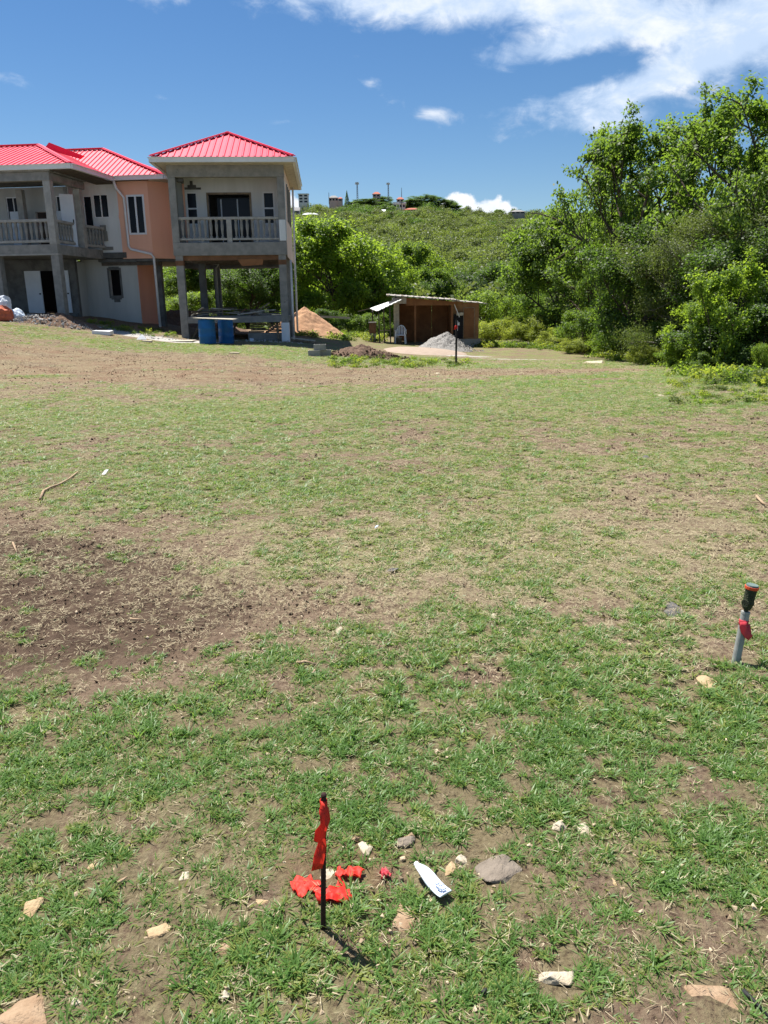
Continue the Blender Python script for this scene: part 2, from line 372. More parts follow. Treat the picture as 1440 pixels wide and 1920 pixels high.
M['soil_orange'] = mat('orange_earth', (.52,.31,.18), (.43,.24,.14), 4.0, .97, c3=(.47,.29,.17), c3at=.6, bump=.8, bscale=18)
M['gravel'] = mat('grey_gravel', (.34,.325,.30), (.16,.15,.14), 26.0, .95, c3=(.46,.44,.41), c3at=.58, bump=1.0, bscale=34)
M['sand'] = mat('pinkish_sand', (.36,.285,.225), (.31,.24,.19), 5.0, .97, bump=.5, bscale=25)
M['bark'] = mat('bark', (.10,.075,.055), (.055,.042,.032), 7.0, .95, bump=.6, bscale=20)
M['bark_grey'] = mat('grey_bark', (.24,.21,.18), (.15,.13,.11), 7.0, .95, bump=.5, bscale=20)
M['stick'] = mat('dry_stick', (.42,.31,.20), (.28,.19,.12), 30.0, .9)
M['stick_black'] = mat('black_hose', (.03,.03,.032), (.02,.02,.02), 30.0, .7)
M['tile_red'] = mat('far_red_roof', (.42,.13,.08), (.36,.11,.07), .4, .8)
M['far_wall'] = mat('far_pale_wall', (.66,.63,.57), (.58,.55,.50), .3, .85)
M['far_pink'] = mat('far_pink_wall', (.60,.42,.34), (.52,.36,.30), .3, .85)
M['far_grey'] = mat('far_grey_roof', (.30,.29,.28), (.22,.21,.20), .3, .8)
M['far_white_roof'] = mat('far_white_roof', (.74,.76,.78), (.66,.68,.70), .3, .6)
M['steel'] = mat('mast_steel', (.24,.25,.27), (.18,.19,.2), .5, .6, metal=.3)
M['leaf_a'] = leaf_mat('leaf_mid_green', (.036,.080,.014), (.110,.168,.026), (.32,.50,.05), .47)
M['leaf_b'] = leaf_mat('leaf_bright_green', (.060,.120,.013), (.120,.195,.022), (.42,.60,.05), .52)
M['leaf_c'] = leaf_mat('leaf_yellow_green', (.11,.155,.020), (.19,.24,.032), (.55,.64,.07), .50)
M['leaf_d'] = leaf_mat('leaf_dark_green', (.026,.060,.011), (.066,.115,.020), (.20,.35,.035), .43)
M['leaf_e'] = leaf_mat('leaf_olive', (.050,.078,.018), (.095,.125,.030), (.24,.32,.055), .42)
M['leaf_hill'] = leaf_mat('leaf_hillside', (.044,.072,.020), (.115,.145,.038), (.25,.32,.06), .42, objvar=.75)
M['leaf_hill2'] = leaf_mat('leaf_hillside_pale', (.075,.115,.022), (.15,.195,.040), (.34,.44,.06), .44, objvar=.6)
M['grass'] = leaf_mat('grass_blade', (.065,.150,.028), (.165,.275,.070), (.34,.55,.10), .42, rough=.45, objvar=.5, gloss=.45)
M['grass_y'] = leaf_mat('grass_blade_pale', (.150,.200,.045), (.28,.31,.085), (.45,.53,.12), .40, rough=.5, objvar=.5)
M['straw'] = leaf_mat('dry_straw', (.25,.20,.12), (.54,.47,.31), (.40,.32,.18), .2, rough=.8, objvar=.4, gloss=.15)
M['pebble'] = leaf_mat('loose_pebble', (.22,.155,.095), (.58,.47,.33), (.1,.1,.1), 0.0, rough=.95, objvar=.9, gloss=.1)
M['clod'] = leaf_mat('soil_clod', (.055,.036,.025), (.17,.12,.083), (.1,.1,.1), 0.0, rough=.97, objvar=.9, gloss=.05)
M['rubble'] = leaf_mat('broken_rubble', (.16,.145,.13), (.62,.60,.57), (.1,.1,.1), 0.0, rough=.95, objvar=.2, gloss=.1)

def ground_mat():
    m = bpy.data.materials.new('field_ground'); m.use_nodes = True; g = NT(m.node_tree); g.n.clear()
    out = g.node('ShaderNodeOutputMaterial'); b = g.node('ShaderNodeBsdfPrincipled'); g.l.new(b.outputs[0], out.inputs[0])
    b.inputs['Roughness'].default_value = .97; b.inputs['Specular IOR Level'].default_value = .15
    at = g.node('ShaderNodeAttribute', attribute_name='cover'); sp = g.node('ShaderNodeSeparateColor'); g.l.new(at.outputs['Color'], sp.inputs[0])
    at2 = g.node('ShaderNodeAttribute', attribute_name='grit')
    gr, dry, dirt = sp.outputs; grit = at2.outputs['Fac']
    tc = g.node('ShaderNodeTexCoord'); v = tc.outputs['Object']
    fine, mid, big = g.noise(v, 42, 6, .7), g.noise(v, 7, 6, .65), g.noise(v, .8, 5, .6)
    soil = g.mix(g.mr(mid, .3, .7), (.105,.070,.046), (.165,.114,.077))
    soil = g.mix(g.mr(fine, .35, .72), soil, (.225,.165,.115))
    soil = g.mix(g.mr(fine, .42, .30), soil, (.045,.029,.021))  # fine dark specks put tiny shadow holes into the soil colour
    dk = g.mix(g.mr(mid, .3, .7), (.062,.040,.027), (.108,.073,.050)); dk = g.mix(g.mr(fine, .34, .22), dk, (.035,.022,.016))
    soil = g.mix(g.mr(g.math('ADD', at.outputs['Alpha'], g.math('MULTIPLY', g.math('SUBTRACT', mid, .5), .7)), .25, .6), soil, dk)
    red = g.mix(g.mr(mid, .3, .7), (.215,.138,.088), (.14,.085,.054)); red = g.mix(g.mr(fine, .42, .28), red, (.085,.05,.034)); red = g.mix(g.mr(g.math('ADD', at.outputs['Alpha'], g.math('SUBTRACT', mid, .5)), .35, .7), red, (.135,.075,.050))
    soil = g.mix(g.mr(g.math('ADD', dirt, g.math('MULTIPLY', g.math('SUBTRACT', mid, .5), .8)), .3, .7), soil, red)
    # straw lying in the turf
    ms = g.node('ShaderNodeMapping'); ms.inputs['Scale'].default_value = (1, .38, 1); ms.inputs['Rotation'].default_value = (0, 0, .5); g.l.new(v, ms.inputs[0])
    sn = g.noise(ms.outputs[0], 34, 6, .7)
    straw = g.mix(g.mr(fine, .3, .7), (.17,.135,.080), (.30,.25,.155))
    c = g.mix(g.mr(g.math('ADD', g.math('MULTIPLY', dry, .50), g.math('SUBTRACT', sn, .5)), .17, .36), soil, straw)
    # low green cover
    gn = g.math('ADD', g.math('MULTIPLY', g.math('SUBTRACT', fine, .5), 1.1), g.math('MULTIPLY', g.math('SUBTRACT', mid, .5), .9))
    green = g.mix(g.mr(big, .35, .65), (.125,.170,.045), (.195,.215,.075))
    green = g.mix(g.mr(fine, .47, .34), green, (.034,.046,.016))  # dark flecks paint the small shadow gaps in the turf
    gfac = g.mr(g.math('ADD', gr, gn), .38, .78)
    # close to the viewer the green is real blades, so the sheet itself stays mostly earth
    so = g.node('ShaderNodeSeparateXYZ'); g.l.new(v, so.inputs[0])
    c = g.mix(g.math('MULTIPLY', gfac, g.mr(so.outputs[1], 2.5, 16, .20, .70)), c, green)
    gc = g.mix(g.mr(fine, .3, .7), (.30,.285,.26), (.52,.50,.47))
    c = g.mix(g.mr(g.math('ADD', grit, g.math('MULTIPLY', g.math('SUBTRACT', mid, .5), .9)), .3, .6), c, gc)
    g.l.new(c, b.inputs['Base Color'])
    bp = g.node('ShaderNodeBump'); bp.inputs['Strength'].default_value = 1.0; bp.inputs['Distance'].default_value = .04
    g.l.new(g.math('ADD', g.math('MULTIPLY', fine, .5), mid), bp.inputs['Height']); g.l.new(bp.outputs[0], b.inputs['Normal'])
    return m
M['ground'] = ground_mat()

# ------------------------------------------------------------------ ground sheet (field, valley and hill)
def build_ground():
    ys = list(np.arange(-30, .4, 1.6)); y = .4
    while y < 950:
        ys.append(y)
        y += max(.022, y*.0068) if y < 48 else y*.03
    ys = np.array(ys); nu = 420
    u = np.linspace(-1, 1, nu); uu = .30*u + .70*u**3
    w = 1.15*np.maximum(ys, 0) + 9
    X = w[:, None]*uu[None, :]; Y = np.repeat(ys[:, None], nu, 1)
    Zg = hgt(X, Y)
    gr, dry, dirt, grit = masks(X, Y)
    fade = sstep(26, 8, Y)
    Zg = Zg + fade*(.030*(fbm(X, Y, 3.2, 4, 71)-.5) + .034*(fbm(X, Y, 11, 4, 72, .6)-.5)*(1.25-gr)) + .10*dirt*(fbm(X, Y, 1.6, 4, 73)-.5)*sstep(8, 14, Y)
    V = np.stack([X, Y, Zg], -1).reshape(-1, 3)
    nr = len(ys); i = np.arange(nr-1)[:, None]*nu + np.arange(nu-1)[None, :]
    Fq = np.stack([i, i+1, i+nu+1, i+nu], -1).reshape(-1, 4)
    me = np_mesh('ground', V, Fq, [M['ground']], smooth=True)
    a = me.attributes.new('cover', 'FLOAT_COLOR', 'POINT')
    a.data.foreach_set('color', np.stack([gr, dry, dirt, np.clip(ell(X, Y, -1.75, 4.0, 1.1, .95)+.6*ell(X, Y, -2.9, 4.9, 1.0, .9)+.75*ell(X, Y, 4.3, 21.2, 2.2, .8, .12)+.4*ell(X, Y, -8.5, 21.5, 4, .8, .05), 0, 1)], -1).astype(np.float32).ravel())
    b = me.attributes.new('grit', 'FLOAT', 'POINT'); b.data.foreach_set('value', grit.astype(np.float32).ravel())
    tag(link('ground', me), 'worn grass field rising to a scrub covered hill', 'ground', kind='structure')
build_ground()

# ------------------------------------------------------------------ scatter helper for what nobody could count
def scatter(name, pts, scl, rot, protos, label, cat, pid=None, seed=0):
    rng = np.random.default_rng(seed); n = len(pts)
    coll = bpy.data.collections.new(name+'_pieces')
    for k, (me) in enumerate(protos):
        o = bpy.data.objects.new('%s_piece_%02d' % (name, k), me); coll.objects.link(o)
    me = bpy.data.meshes.new(name); me.vertices.add(n); me.vertices.foreach_set('co', np.asarray(pts, np.float32).ravel())
    a = me.attributes.new('scl', 'FLOAT_VECTOR', 'POINT')
    s3 = np.asarray(scl, np.float32); s3 = np.repeat(s3[:, None], 3, 1) if s3.ndim == 1 else s3
    a.data.foreach_set('vector', np.ascontiguousarray(s3).ravel())
    a = me.attributes.new('rot', 'FLOAT_VECTOR', 'POINT'); a.data.foreach_set('vector', np.asarray(rot, np.float32).ravel())
    a = me.attributes.new('pid', 'INT', 'POINT')
    a.data.foreach_set('value', (rng.integers(0, len(protos), n) if pid is None else pid).astype(np.int32))
    me.update()
    o = link(name, me); tag(o, label, cat, kind='stuff')
    t = bpy.data.node_groups.new(name, 'GeometryNodeTree')
    t.interface.new_socket('Geometry', in_out='INPUT', socket_type='NodeSocketGeometry'); t.interface.new_socket('Geometry', in_out='OUTPUT', socket_type='NodeSocketGeometry')
    gi, go = t.nodes.new('NodeGroupInput'), t.nodes.new('NodeGroupOutput')
    ci = t.nodes.new('GeometryNodeCollectionInfo'); ci.inputs['Collection'].default_value = coll; ci.inputs['Separate Children'].default_value = True; ci.inputs['Reset Children'].default_value = True
    ip = t.nodes.new('GeometryNodeInstanceOnPoints'); ip.inputs['Pick Instance'].default_value = True
    def attr(nm, ty):
        q = t.nodes.new('GeometryNodeInputNamedAttribute'); q.data_type = ty; q.inputs['Name'].default_value = nm; return q.outputs['Attribute']
    e2r = t.nodes.new('FunctionNodeEulerToRotation'); L = t.links.new
    L(attr('rot', 'FLOAT_VECTOR'), e2r.inputs[0]); L(e2r.outputs[0], ip.inputs['Rotation'])
    L(attr('scl', 'FLOAT_VECTOR'), ip.inputs['Scale']); L(attr('pid', 'INT'), ip.inputs['Instance Index'])
    L(gi.outputs[0], ip.inputs['Points']); L(ci.outputs[0], ip.inputs['Instance']); L(ip.outputs[0], go.inputs[0])
    md = o.modifiers.new('scatter', 'NODES'); md.node_group = t
    return o

# ------------------------------------------------------------------ leaves, crowns, trees
def leaf_quads(rng, pos, size, aspect=.55, up=.45, droop=.25, normal_hint=None):
    n = len(pos)
    nv = rng.normal(size=(n, 3)); nv[:, 2] = np.abs(nv[:, 2])*.6 + up
    if normal_hint is not None: nv += normal_hint*.7
    nv /= np.linalg.norm(nv, axis=1)[:, None]
    a = rng.normal(size=(n, 3)); a[:, 2] -= droop
    a -= (a*nv).sum(1)[:, None]*nv; a /= np.linalg.norm(a, axis=1)[:, None]+1e-9
    b = np.cross(nv, a)
    L = (size*rng.uniform(.6, 1.3, n))[:, None]; W = L*aspect*.5
    p0 = pos - a*L*.5; p2 = pos + a*L*.5 - nv*L*.10; p1 = pos + b*W + nv*W*.25; p3 = pos - b*W + nv*W*.25
    V = np.stack([p0, p1, p2, p3], 1).reshape(-1, 3)
    return V, np.arange(4*n).reshape(-1, 4)
def wiggle(rng, a, d, L, n, curve, jit):
    pts = [np.array(a, float)]; d = np.array(d, float); d /= np.linalg.norm(d)
    for i in range(n):
        d = d + np.array([0, 0, curve/n]) + rng.normal(size=3)*jit; d /= np.linalg.norm(d)
        pts.append(pts[-1] + d*L/n)
    return pts, d
def grow(seed, H, R, bole=.28, limbs=9, subs=6, twigs=6, leaf=.12, per=34, lmat='leaf_a', bark='bark', clump=.32, stems=1, trunk_r=None, flat=.9, aspect=.6, open_=0.0):
    """a tree: tapered trunk, limbs, branches and twigs in one wood mesh, leaves spread along the twigs in another"""
    rng = np.random.default_rng(seed); W = MB(); cents = []; outs = []
    r0 = trunk_r or .018*H+.03
    for st in range(stems):
        base = np.array([0, 0, -.25]) + (rng.normal(size=3)*[.18, .18, 0] if stems > 1 else 0)
        lean = rng.normal(size=3)*[.10, .10, 0] if stems == 1 else rng.normal(size=3)*[.30, .30, 0]
        tp, _ = wiggle(rng, base, np.array([0, 0, 1])+lean, H*.86*rng.uniform(.88, 1), 8, .10, .07)
        rs = r0/(stems**.5)
        W.tube(tp, [rs*(1.25 if i == 0 else 1)*(1-i/8.6)+.008 for i in range(9)], 7)
        tp = np.array(tp)
        for l in range(max(3, limbs//stems)):
            t = bole + (1-bole)*((l+rng.uniform(0, 1))/max(3, limbs//stems))
            t = min(t, .97); i = t*8; k = int(i); p = tp[k]+(tp[min(k+1, 8)]-tp[k])*(i-k)
            ang = 2.4*l + rng.uniform(-.5, .5) + st*1.7
            rel = (t-bole)/(1-bole)
            env = math.sin(min(1, .25+rel*.85)*math.pi*.92)**.75
            L = max(.25*R, R*env*rng.uniform(.75, 1.15)); rise = .25+rel*.9*flat+rng.uniform(-.1, .25)
            lp, ld = wiggle(rng, p, (math.cos(ang), math.sin(ang), rise), L, 5, .35, .13)
            lr = rs*(1-t*.75)*.5+.008
            W.tube(lp, [lr*(1-j/6)+.004 for j in range(6)], 5, cap=False)
            lp = np.array(lp)
            for s_ in range(subs):
                u = .30 + .70*(s_+rng.uniform(0, 1))/subs; u = min(u, .99); j = u*5; q = int(j); sp_ = lp[q]+(lp[min(q+1, 5)]-lp[q])*(j-q)
                sdirn = ld + rng.normal(size=3)*.75; sdirn[2] += .22
                SL = L*rng.uniform(.28, .5)*(1.1-u*.35)+.15
                bp, bd = wiggle(rng, sp_, sdirn, SL, 3, .2, .18)
                W.tube(bp, [.45*lr*(1-jj/4)+.004 for jj in range(4)], 4, cap=False)
                bp = np.array(bp)
                for w_ in range(twigs):
                    if rng.random() < open_: continue
                    u2 = rng.uniform(.25, 1); jj = u2*3; q2 = int(min(jj, 2)); tq = bp[q2]+(bp[q2+1]-bp[q2])*(jj-q2)
                    td = bd + rng.normal(size=3)*.8; td /= np.linalg.norm(td); TL = rng.uniform(.22, .5)*(.5+.12*H)*.55
                    te = tq+td*TL
                    if w_ % 2 == 0: W.tube([tq, te], [.006, .003], 3, cap=False)
                    n = max(4, int(per*rng.uniform(.6, 1.35)))
                    f = rng.uniform(.25, 1.1, n)[:, None]
                    c = tq + (te-tq)*f + rng.normal(size=(n, 3))*clump*np.array([1, 1, .7])*.5
                    cents.append(c); ctr = np.array([0, 0, H*.55]); o_ = c-ctr; outs.append(o_/(np.linalg.norm(o_, axis=1)[:, None]+1e-6))
    pos = np.concatenate(cents); hint = np.concatenate(outs)
    V, Fq = leaf_quads(rng, pos, leaf, aspect, normal_hint=hint)
    lm = np_mesh('crown', V, Fq, [M[lmat]])
    wm = bpy.data.meshes.new('trunk'); wm.from_pydata(W.v, [], W.f); wm.materials.append(M[bark])
    wm.polygons.foreach_set('use_smooth', [True]*len(wm.polygons)); wm.update()
    zt = float(pos[:, 2].max())
    return dict(wood=wm, leaves=lm, top=zt, rad=float(np.percentile(np.hypot(pos[:, 0], pos[:, 1]), 96)))
def plant(proto, name, loc, h, width, rz, label, cat, group):
    o = empty(name, loc, rz); sz = h/proto['top']; sx = width/proto['rad']
    o.scale = (sx, sx, sz)
    link('trunk', proto['wood'], o); link('crown', proto['leaves'], o)
    return tag(o, label, cat, group)

# ------------------------------------------------------------------ house helpers
def poly_clip(poly, a):
    """b-range of the line at coordinate a inside a convex polygon of (a, b) points"""
    bs = []
    for (a0, b0), (a1, b1) in zip(poly, poly[1:]+poly[:1]):
        if (a0-a)*(a1-a) <= 0 and abs(a1-a0) > 1e-9: bs.append(b0+(b1-b0)*(a-a0)/(a1-a0))
    return (min(bs), max(bs)) if len(bs) >= 2 else None
def roof_slope(parent, pts, step=.24, t=.05, rib=.035, matn='red_roof', name='roof_slope'):
    """a roof plane of ribbed metal sheet; first edge of pts is the eave"""
    q = [Vector(p) for p in pts]; e = (q[1]-q[0]).normalized(); n = e.cross(q[2]-q[1]).normalized()
    if n.z < 0: n = -n
    up = n.cross(e).normalized()
    if up.z < 0: up = -up
    mb = MB(); mb.slab(q if (q[1]-q[0]).cross(q[2]-q[1]).z > 0 else q[::-1], n, t)
    uv = [((p-q[0]).dot(e), (p-q[0]).dot(up)) for p in q]
    a0, a1 = min(u for u, _ in uv), max(u for u, _ in uv); a = a0+step*.5
    while a < a1:
        r = poly_clip(uv, a)
        if r and r[1]-r[0] > .08:
            B, T = q[0]+e*a+up*(r[0]+.005), q[0]+e*a+up*(r[1]-.03)
            w, wt = .045, .022
            v = [B-e*w+n*.002, B+e*w+n*.002, B+e*wt+n*rib, B-e*wt+n*rib, T-e*w+n*.002, T+e*w+n*.002, T+e*wt+n*rib, T-e*wt+n*rib]
            mb.add(v, [(0,1,2,3),(7,6,5,4),(1,5,6,2),(2,6,7,3),(3,7,4,0)])
        a += step
    return mb.build(name, M[matn], parent)
def ridge_cap(parent, a, b, w=.16):
    a, b = Vector(a)+Vector((0, 0, .045)), Vector(b)+Vector((0, 0, .045)); mb = MB(); mb.bar(a, b, w*1.6, .03); mb.bar(a+Vector((0, 0, .025)), b+Vector((0, 0, .025)), w*.7, .03)
    return mb.build('ridge_cap', M['red_roof'], parent)
def gutter(parent, pts, w=.13, h=.16):
    mb = MB()
    for a, b in zip(pts[:-1], pts[1:]):
        a, b = Vector(a), Vector(b); d = (b-a).normalized(); k = d.cross(Vector((0, 0, 1)))
        mb.bar(a, b, w, h); mb.bar(a+k*.02+Vector((0, 0, h/2+.012)), b+k*.02+Vector((0, 0, h/2+.012)), w+.05, .024)
    return mb.build('gutter', M['trim'], parent)
def pipe(parent, pts, r=.055, matn='white', name='downpipe'):
    return MB().tube(pts, r, 8).build(name, M[matn], parent, smooth=True)
_bal = None
def baluster(parent, x, y, z0, z1, matn='concrete_light'):
    global _bal
    if _bal is None:
        mb = MB(); mb.lathe([(.066, 0), (.066, .07), (.036, .12), (.040, .20), (.066, .55), (.070, .68), (.046, .90), (.060, .93), (.066, 1.0)], 6)
        me = bpy.data.meshes.new('baluster'); me.from_pydata(mb.v, [], mb.f); me.materials.append(M['concrete']); me.update(); _bal = me
    o = link('baluster', _bal, parent); o.location = (x, y, z0); o.scale = (1, 1, z1-z0); return o
def window(parent, x0, x1, y, z0, z1, mull=1, frame='white', fw=.05, horiz=False, proud=.03, sill=True):
    """a front-facing window in a wall whose face is at y: frame proud, panes set back"""
    w = empty('window', (0, 0, 0)); w.parent = parent
    mb = MB(); mb.box(x0, x1, y-proud, y+.02, z1-fw, z1).box(x0, x1, y-proud, y+.02, z0, z0+fw).box(x0, x0+fw, y-proud+.002, y+.02, z0+fw, z1-fw).box(x1-fw, x1, y-proud+.002, y+.02, z0+fw, z1-fw)
    n = mull+1
    for k in range(1, n):
        if horiz: q = z0+(z1-z0)*k/n; mb.box(x0+fw, x1-fw, y-proud+.006, y+.02, q-fw*.5, q+fw*.5)
        else: q = x0+(x1-x0)*k/n; mb.box(q-fw*.5, q+fw*.5, y-proud+.006, y+.02, z0+fw, z1-fw)
    mb.build('frame', M[frame], w)
    for k in range(n):
        if horiz: a, b = z0+(z1-z0)*k/n, z0+(z1-z0)*(k+1)/n; MB().box(x0+fw*.6, x1-fw*.6, y-.004, y+.012, a+fw*.55, b-fw*.55).build('pane', M['glass'], w)
        else: a, b = x0+(x1-x0)*k/n, x0+(x1-x0)*(k+1)/n; MB().box(a+fw*.55, b-fw*.55, y-.004, y+.012, z0+fw*.6, z1-fw*.6).build('pane', M['glass'], w)
    return w
def wall_with_holes(x0, x1, y0, y1, z0, z1, holes):
    """front-facing wall as boxes round rectangular openings (hx0, hx1, hz0, hz1), openings sorted left to right"""
    mb = MB(); cur = x0
    for a, b, c, d in sorted(holes):
        if a > cur: mb.box(cur, a, y0, y1, z0, z1)
        if c > z0: mb.box(a, b, y0, y1, z0, c)
        if d < z1: mb.box(a, b, y0, y1, d, z1)
        cur = b
    if cur < x1: mb.box(cur, x1, y0, y1, z0, z1)
    return mb

# ------------------------------------------------------------------ the small house on posts
def house_on_posts():
    H = empty('house_on_posts', (-6.1, 33.17, 0), math.radians(4))
    tag(H, 'single room house raised on concrete posts with red hip roof and front balcony', 'house')
    # floor and frame
    MB().box(-2.28, 2.28, 0, 6.5, 3.40, 3.90).build('floor_slab', M['concrete'], H, bevel=.012)
    MB().box(-2.30, 2.30, -.015, .25, 6.36, 6.84).build('front_beam', M['concrete'], H, bevel=.012)
    MB().box(-2.28, -2.0, .25, 6.5, 6.40, 6.80).build('side_beam', M['concrete'], H)
    for s in (-1, 1):
        MB().box(s*2.14-.14, s*2.14+.14, .01, .29, 3.90, 6.36).build('balcony_column', M['concrete'], H, bevel=.012)
    MB().box(2.285, 2.30, .06, .27, 4.0, 6.2).box(2.02, 2.279, .002, .009, 3.95, 4.75).build('cement_smear', M['plaster'], H)
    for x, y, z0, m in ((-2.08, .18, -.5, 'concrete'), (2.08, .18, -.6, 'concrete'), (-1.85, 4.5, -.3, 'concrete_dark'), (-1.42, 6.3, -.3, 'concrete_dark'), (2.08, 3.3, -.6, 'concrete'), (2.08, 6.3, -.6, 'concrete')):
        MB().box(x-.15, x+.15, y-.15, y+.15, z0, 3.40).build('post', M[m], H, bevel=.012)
    MB().box(1.915, 2.245, .012, .348, -.4, .70).build('white_post_wrap', M['white'], H)
    # ground frame
    MB().box(-1.93, 1.93, .05, .29, .73, .98).build('ground_beam', M['concrete'], H)
    MB().box(-2.2, -1.96, .33, 6.2, .73, .96).build('ground_beam', M['concrete'], H)
    MB().box(1.96, 2.2, .33, 6.2, .73, .97).build('ground_beam', M['concrete'], H)
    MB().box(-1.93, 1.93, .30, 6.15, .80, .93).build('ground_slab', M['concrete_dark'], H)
    # formwork left under the floor
    MB().box(-2.15, 2.15, .12, .4, 3.22, 3.395).build('formwork', M['formwork'], H)
    for k in range(7): MB().box(-2.1, 2.1, .75+k*.8, .83+k*.8, 3.27, 3.395).build('joist', M['timber_dark'], H)
    MB().slab([(.25, .10, 3.24), (1.32, .10, 3.26), (1.25, .13, 3.02), (.42, .13, 2.98)], (0, -1, 0), .03).build('hanging_plywood', M['ply'], H)
    for s in (-1, 1): MB().box(s*2.08-.16, s*2.08+.16, .015, .36, 3.02, 3.21).build('form_collar', M['formwork'], H)
    # walls
    wins = [(-1.94, -1.50, 4.80, 6.04), (1.28, 1.74, 4.80, 6.04)]
    door = (-1.02, .70, 3.90, 5.96)
    wall_with_holes(-2.0, 2.10, 2.1, 2.3, 3.9, 6.8, [door]+wins).build('front_wall', M['plaster'], H)
    MB().box(2.10, 2.28, .62, 6.5, 3.91, 6.80).box(2.12, 2.28, .30, .62, 3.91, 6.79).build('side_wall', M['pink'], H)
    MB().box(2.281, 2.295, .40, 6.5, 3.34, 3.905).build('floor_edge_render', M['pink'], H)
    MB().box(-2.28, -2.0, 2.1, 6.5, 3.91, 6.39).build('side_wall', M['orange'], H)
    MB().box(-2.27, -2.08, .30, 2.09, 3.91, 6.39).build('balcony_side_wall', M['plaster_grey'], H)
    MB().box(-2.0, 2.1, 6.3, 6.5, 3.91, 6.80).build('back_wall', M['plaster_grey'], H)
    MB().box(-2.27, 2.27, .3, 6.45, 6.805, 6.84).build('ceiling', M['plaster_grey'], H)
    MB().box(-2.0, 2.1, 4.1, 4.2, 3.9, 6.8).build('partition', M['concrete_dark'], H)
    for a, b, c, d in wins: window(H, a-.02, b+.02, 2.12, c-.05, d+.03, 1, horiz=True, fw=.06)
    fr = MB().box(-1.10, -1.02, 2.06, 2.28, 3.9, 6.04).box(.70, .78, 2.06, 2.28, 3.9, 6.04).box(-1.02, .70, 2.06, 2.28, 5.96, 6.04).build('door_frame', M['timber'], H)
    MB().box(-.75, .70, 2.72, 2.75, 3.905, 5.9).build('door_leaf', M['glass'], H)
    MB().box(-.60, -.55, 2.69, 2.715, 3.95, 5.85).box(.10, .15, 2.69, 2.715, 3.95, 5.85).build('door_leaf_stile', M['white_door'], H)
    MB().box(-1.98, -1.30, 2.06, 2.095, 6.16, 6.24).box(-1.85, -1.5, 2.07, 2.097, 6.24, 6.34).box(-1.75, -1.63, 2.075, 2.098, 6.34, 6.5).build('plaster_patch', M['concrete_dark'], H)
    MB().box(-1.99, -1.75, .30, .6, 6.24, 6.34).build('beam_stub', M['concrete_dark'], H)
    for y in (2.1, 3.9): MB().box(2.276, 2.305, y, y+.7, 4.9, 6.3).build('side_window', M['glass'], H); MB().box(2.27, 2.33, y-.08, y-.02, 4.85, 6.35).box(2.27, 2.33, y+.72, y+.78, 4.85, 6.35).build('side_window_frame', M['concrete'], H)
    # balustrade
    MB().box(-2.0, 2.0, .06, .22, 4.78, 4.88).build('handrail', M['concrete_light'], H, bevel=.01)
    MB().box(-2.0, -.11, .07, .21, 3.99, 4.07).box(.11, 2.0, .07, .21, 3.99, 4.07).build('bottom_rail', M['concrete_light'], H, bevel=.01)
    MB().box(-.10, .10, .05, .23, 3.90, 4.779).build('rail_post', M['concrete_light'], H)
    for x in (-1.1, 1.1): MB().box(x-.05, x+.05, .1, .18, 3.90, 3.99).build('rail_foot', M['concrete_light'], H)
    for k in range(8):
        baluster(H, -1.86+k*.225, .14, 4.07, 4.78); baluster(H, .27+k*.225, .14, 4.07, 4.78)
    # roof
    e0, zf, zr = -.72, 6.98, 8.32
    xl, xr, yb = -2.72, 2.72, 7.2
    r0, r1 = (-.04, 2.05, zr), (-.04, 4.45, zr)
    R = empty('roof', (0, 0, 0)); R.parent = H
    roof_slope(R, [(xl, e0, zf), (xr, e0, zf), r0]); roof_slope(R, [(xr, e0, zf), (xr, yb, zf), r1, r0])
    roof_slope(R, [(xr, yb, zf), (xl, yb, zf), r1]); roof_slope(R, [(xl, yb, zf), (xl, e0, zf), r0, r1])
    for a in ((xl, e0, zf), (xr, e0, zf)): ridge_cap(R, a, r0)
    for a in ((xl, yb, zf), (xr, yb, zf)): ridge_cap(R, a, r1)
    ridge_cap(R, r0, r1)
    z = zf-.12
    gutter(R, [(xl-.02, e0-.02, z), (xr+.02, e0-.02, z), (xr+.02, yb, z), (xl-.02, yb, z), (xl-.02, e0-.02, z)])
    MB().box(xl+.06, xr-.06, e0+.06, -.02, 6.80, 6.83).box(2.29, xr-.06, -.02, yb-.06, 6.80, 6.83).box(xl+.06, -2.30, -.02, yb-.06, 6.80, 6.83).build('soffit', M['timber_pale'], R)
    pipe(H, [(2.40, 6.55, 6.8), (2.36, 6.55, 3.5), (2.36, 6.4, -.5)], .05)
    pipe(H, [(2.33, 2.2, 3.3), (2.33, 2.2, -.5)], .045, 'white', 'drain_pipe')
    pipe(H, [(-1.5, 5.4, 3.35), (-1.2, 5.4, 3.28), (-1.35, 5.4, 3.1), (-1.35, 5.4, .95)], .06, 'pvc', 'drain_pipe')
    return H
house_on_posts()

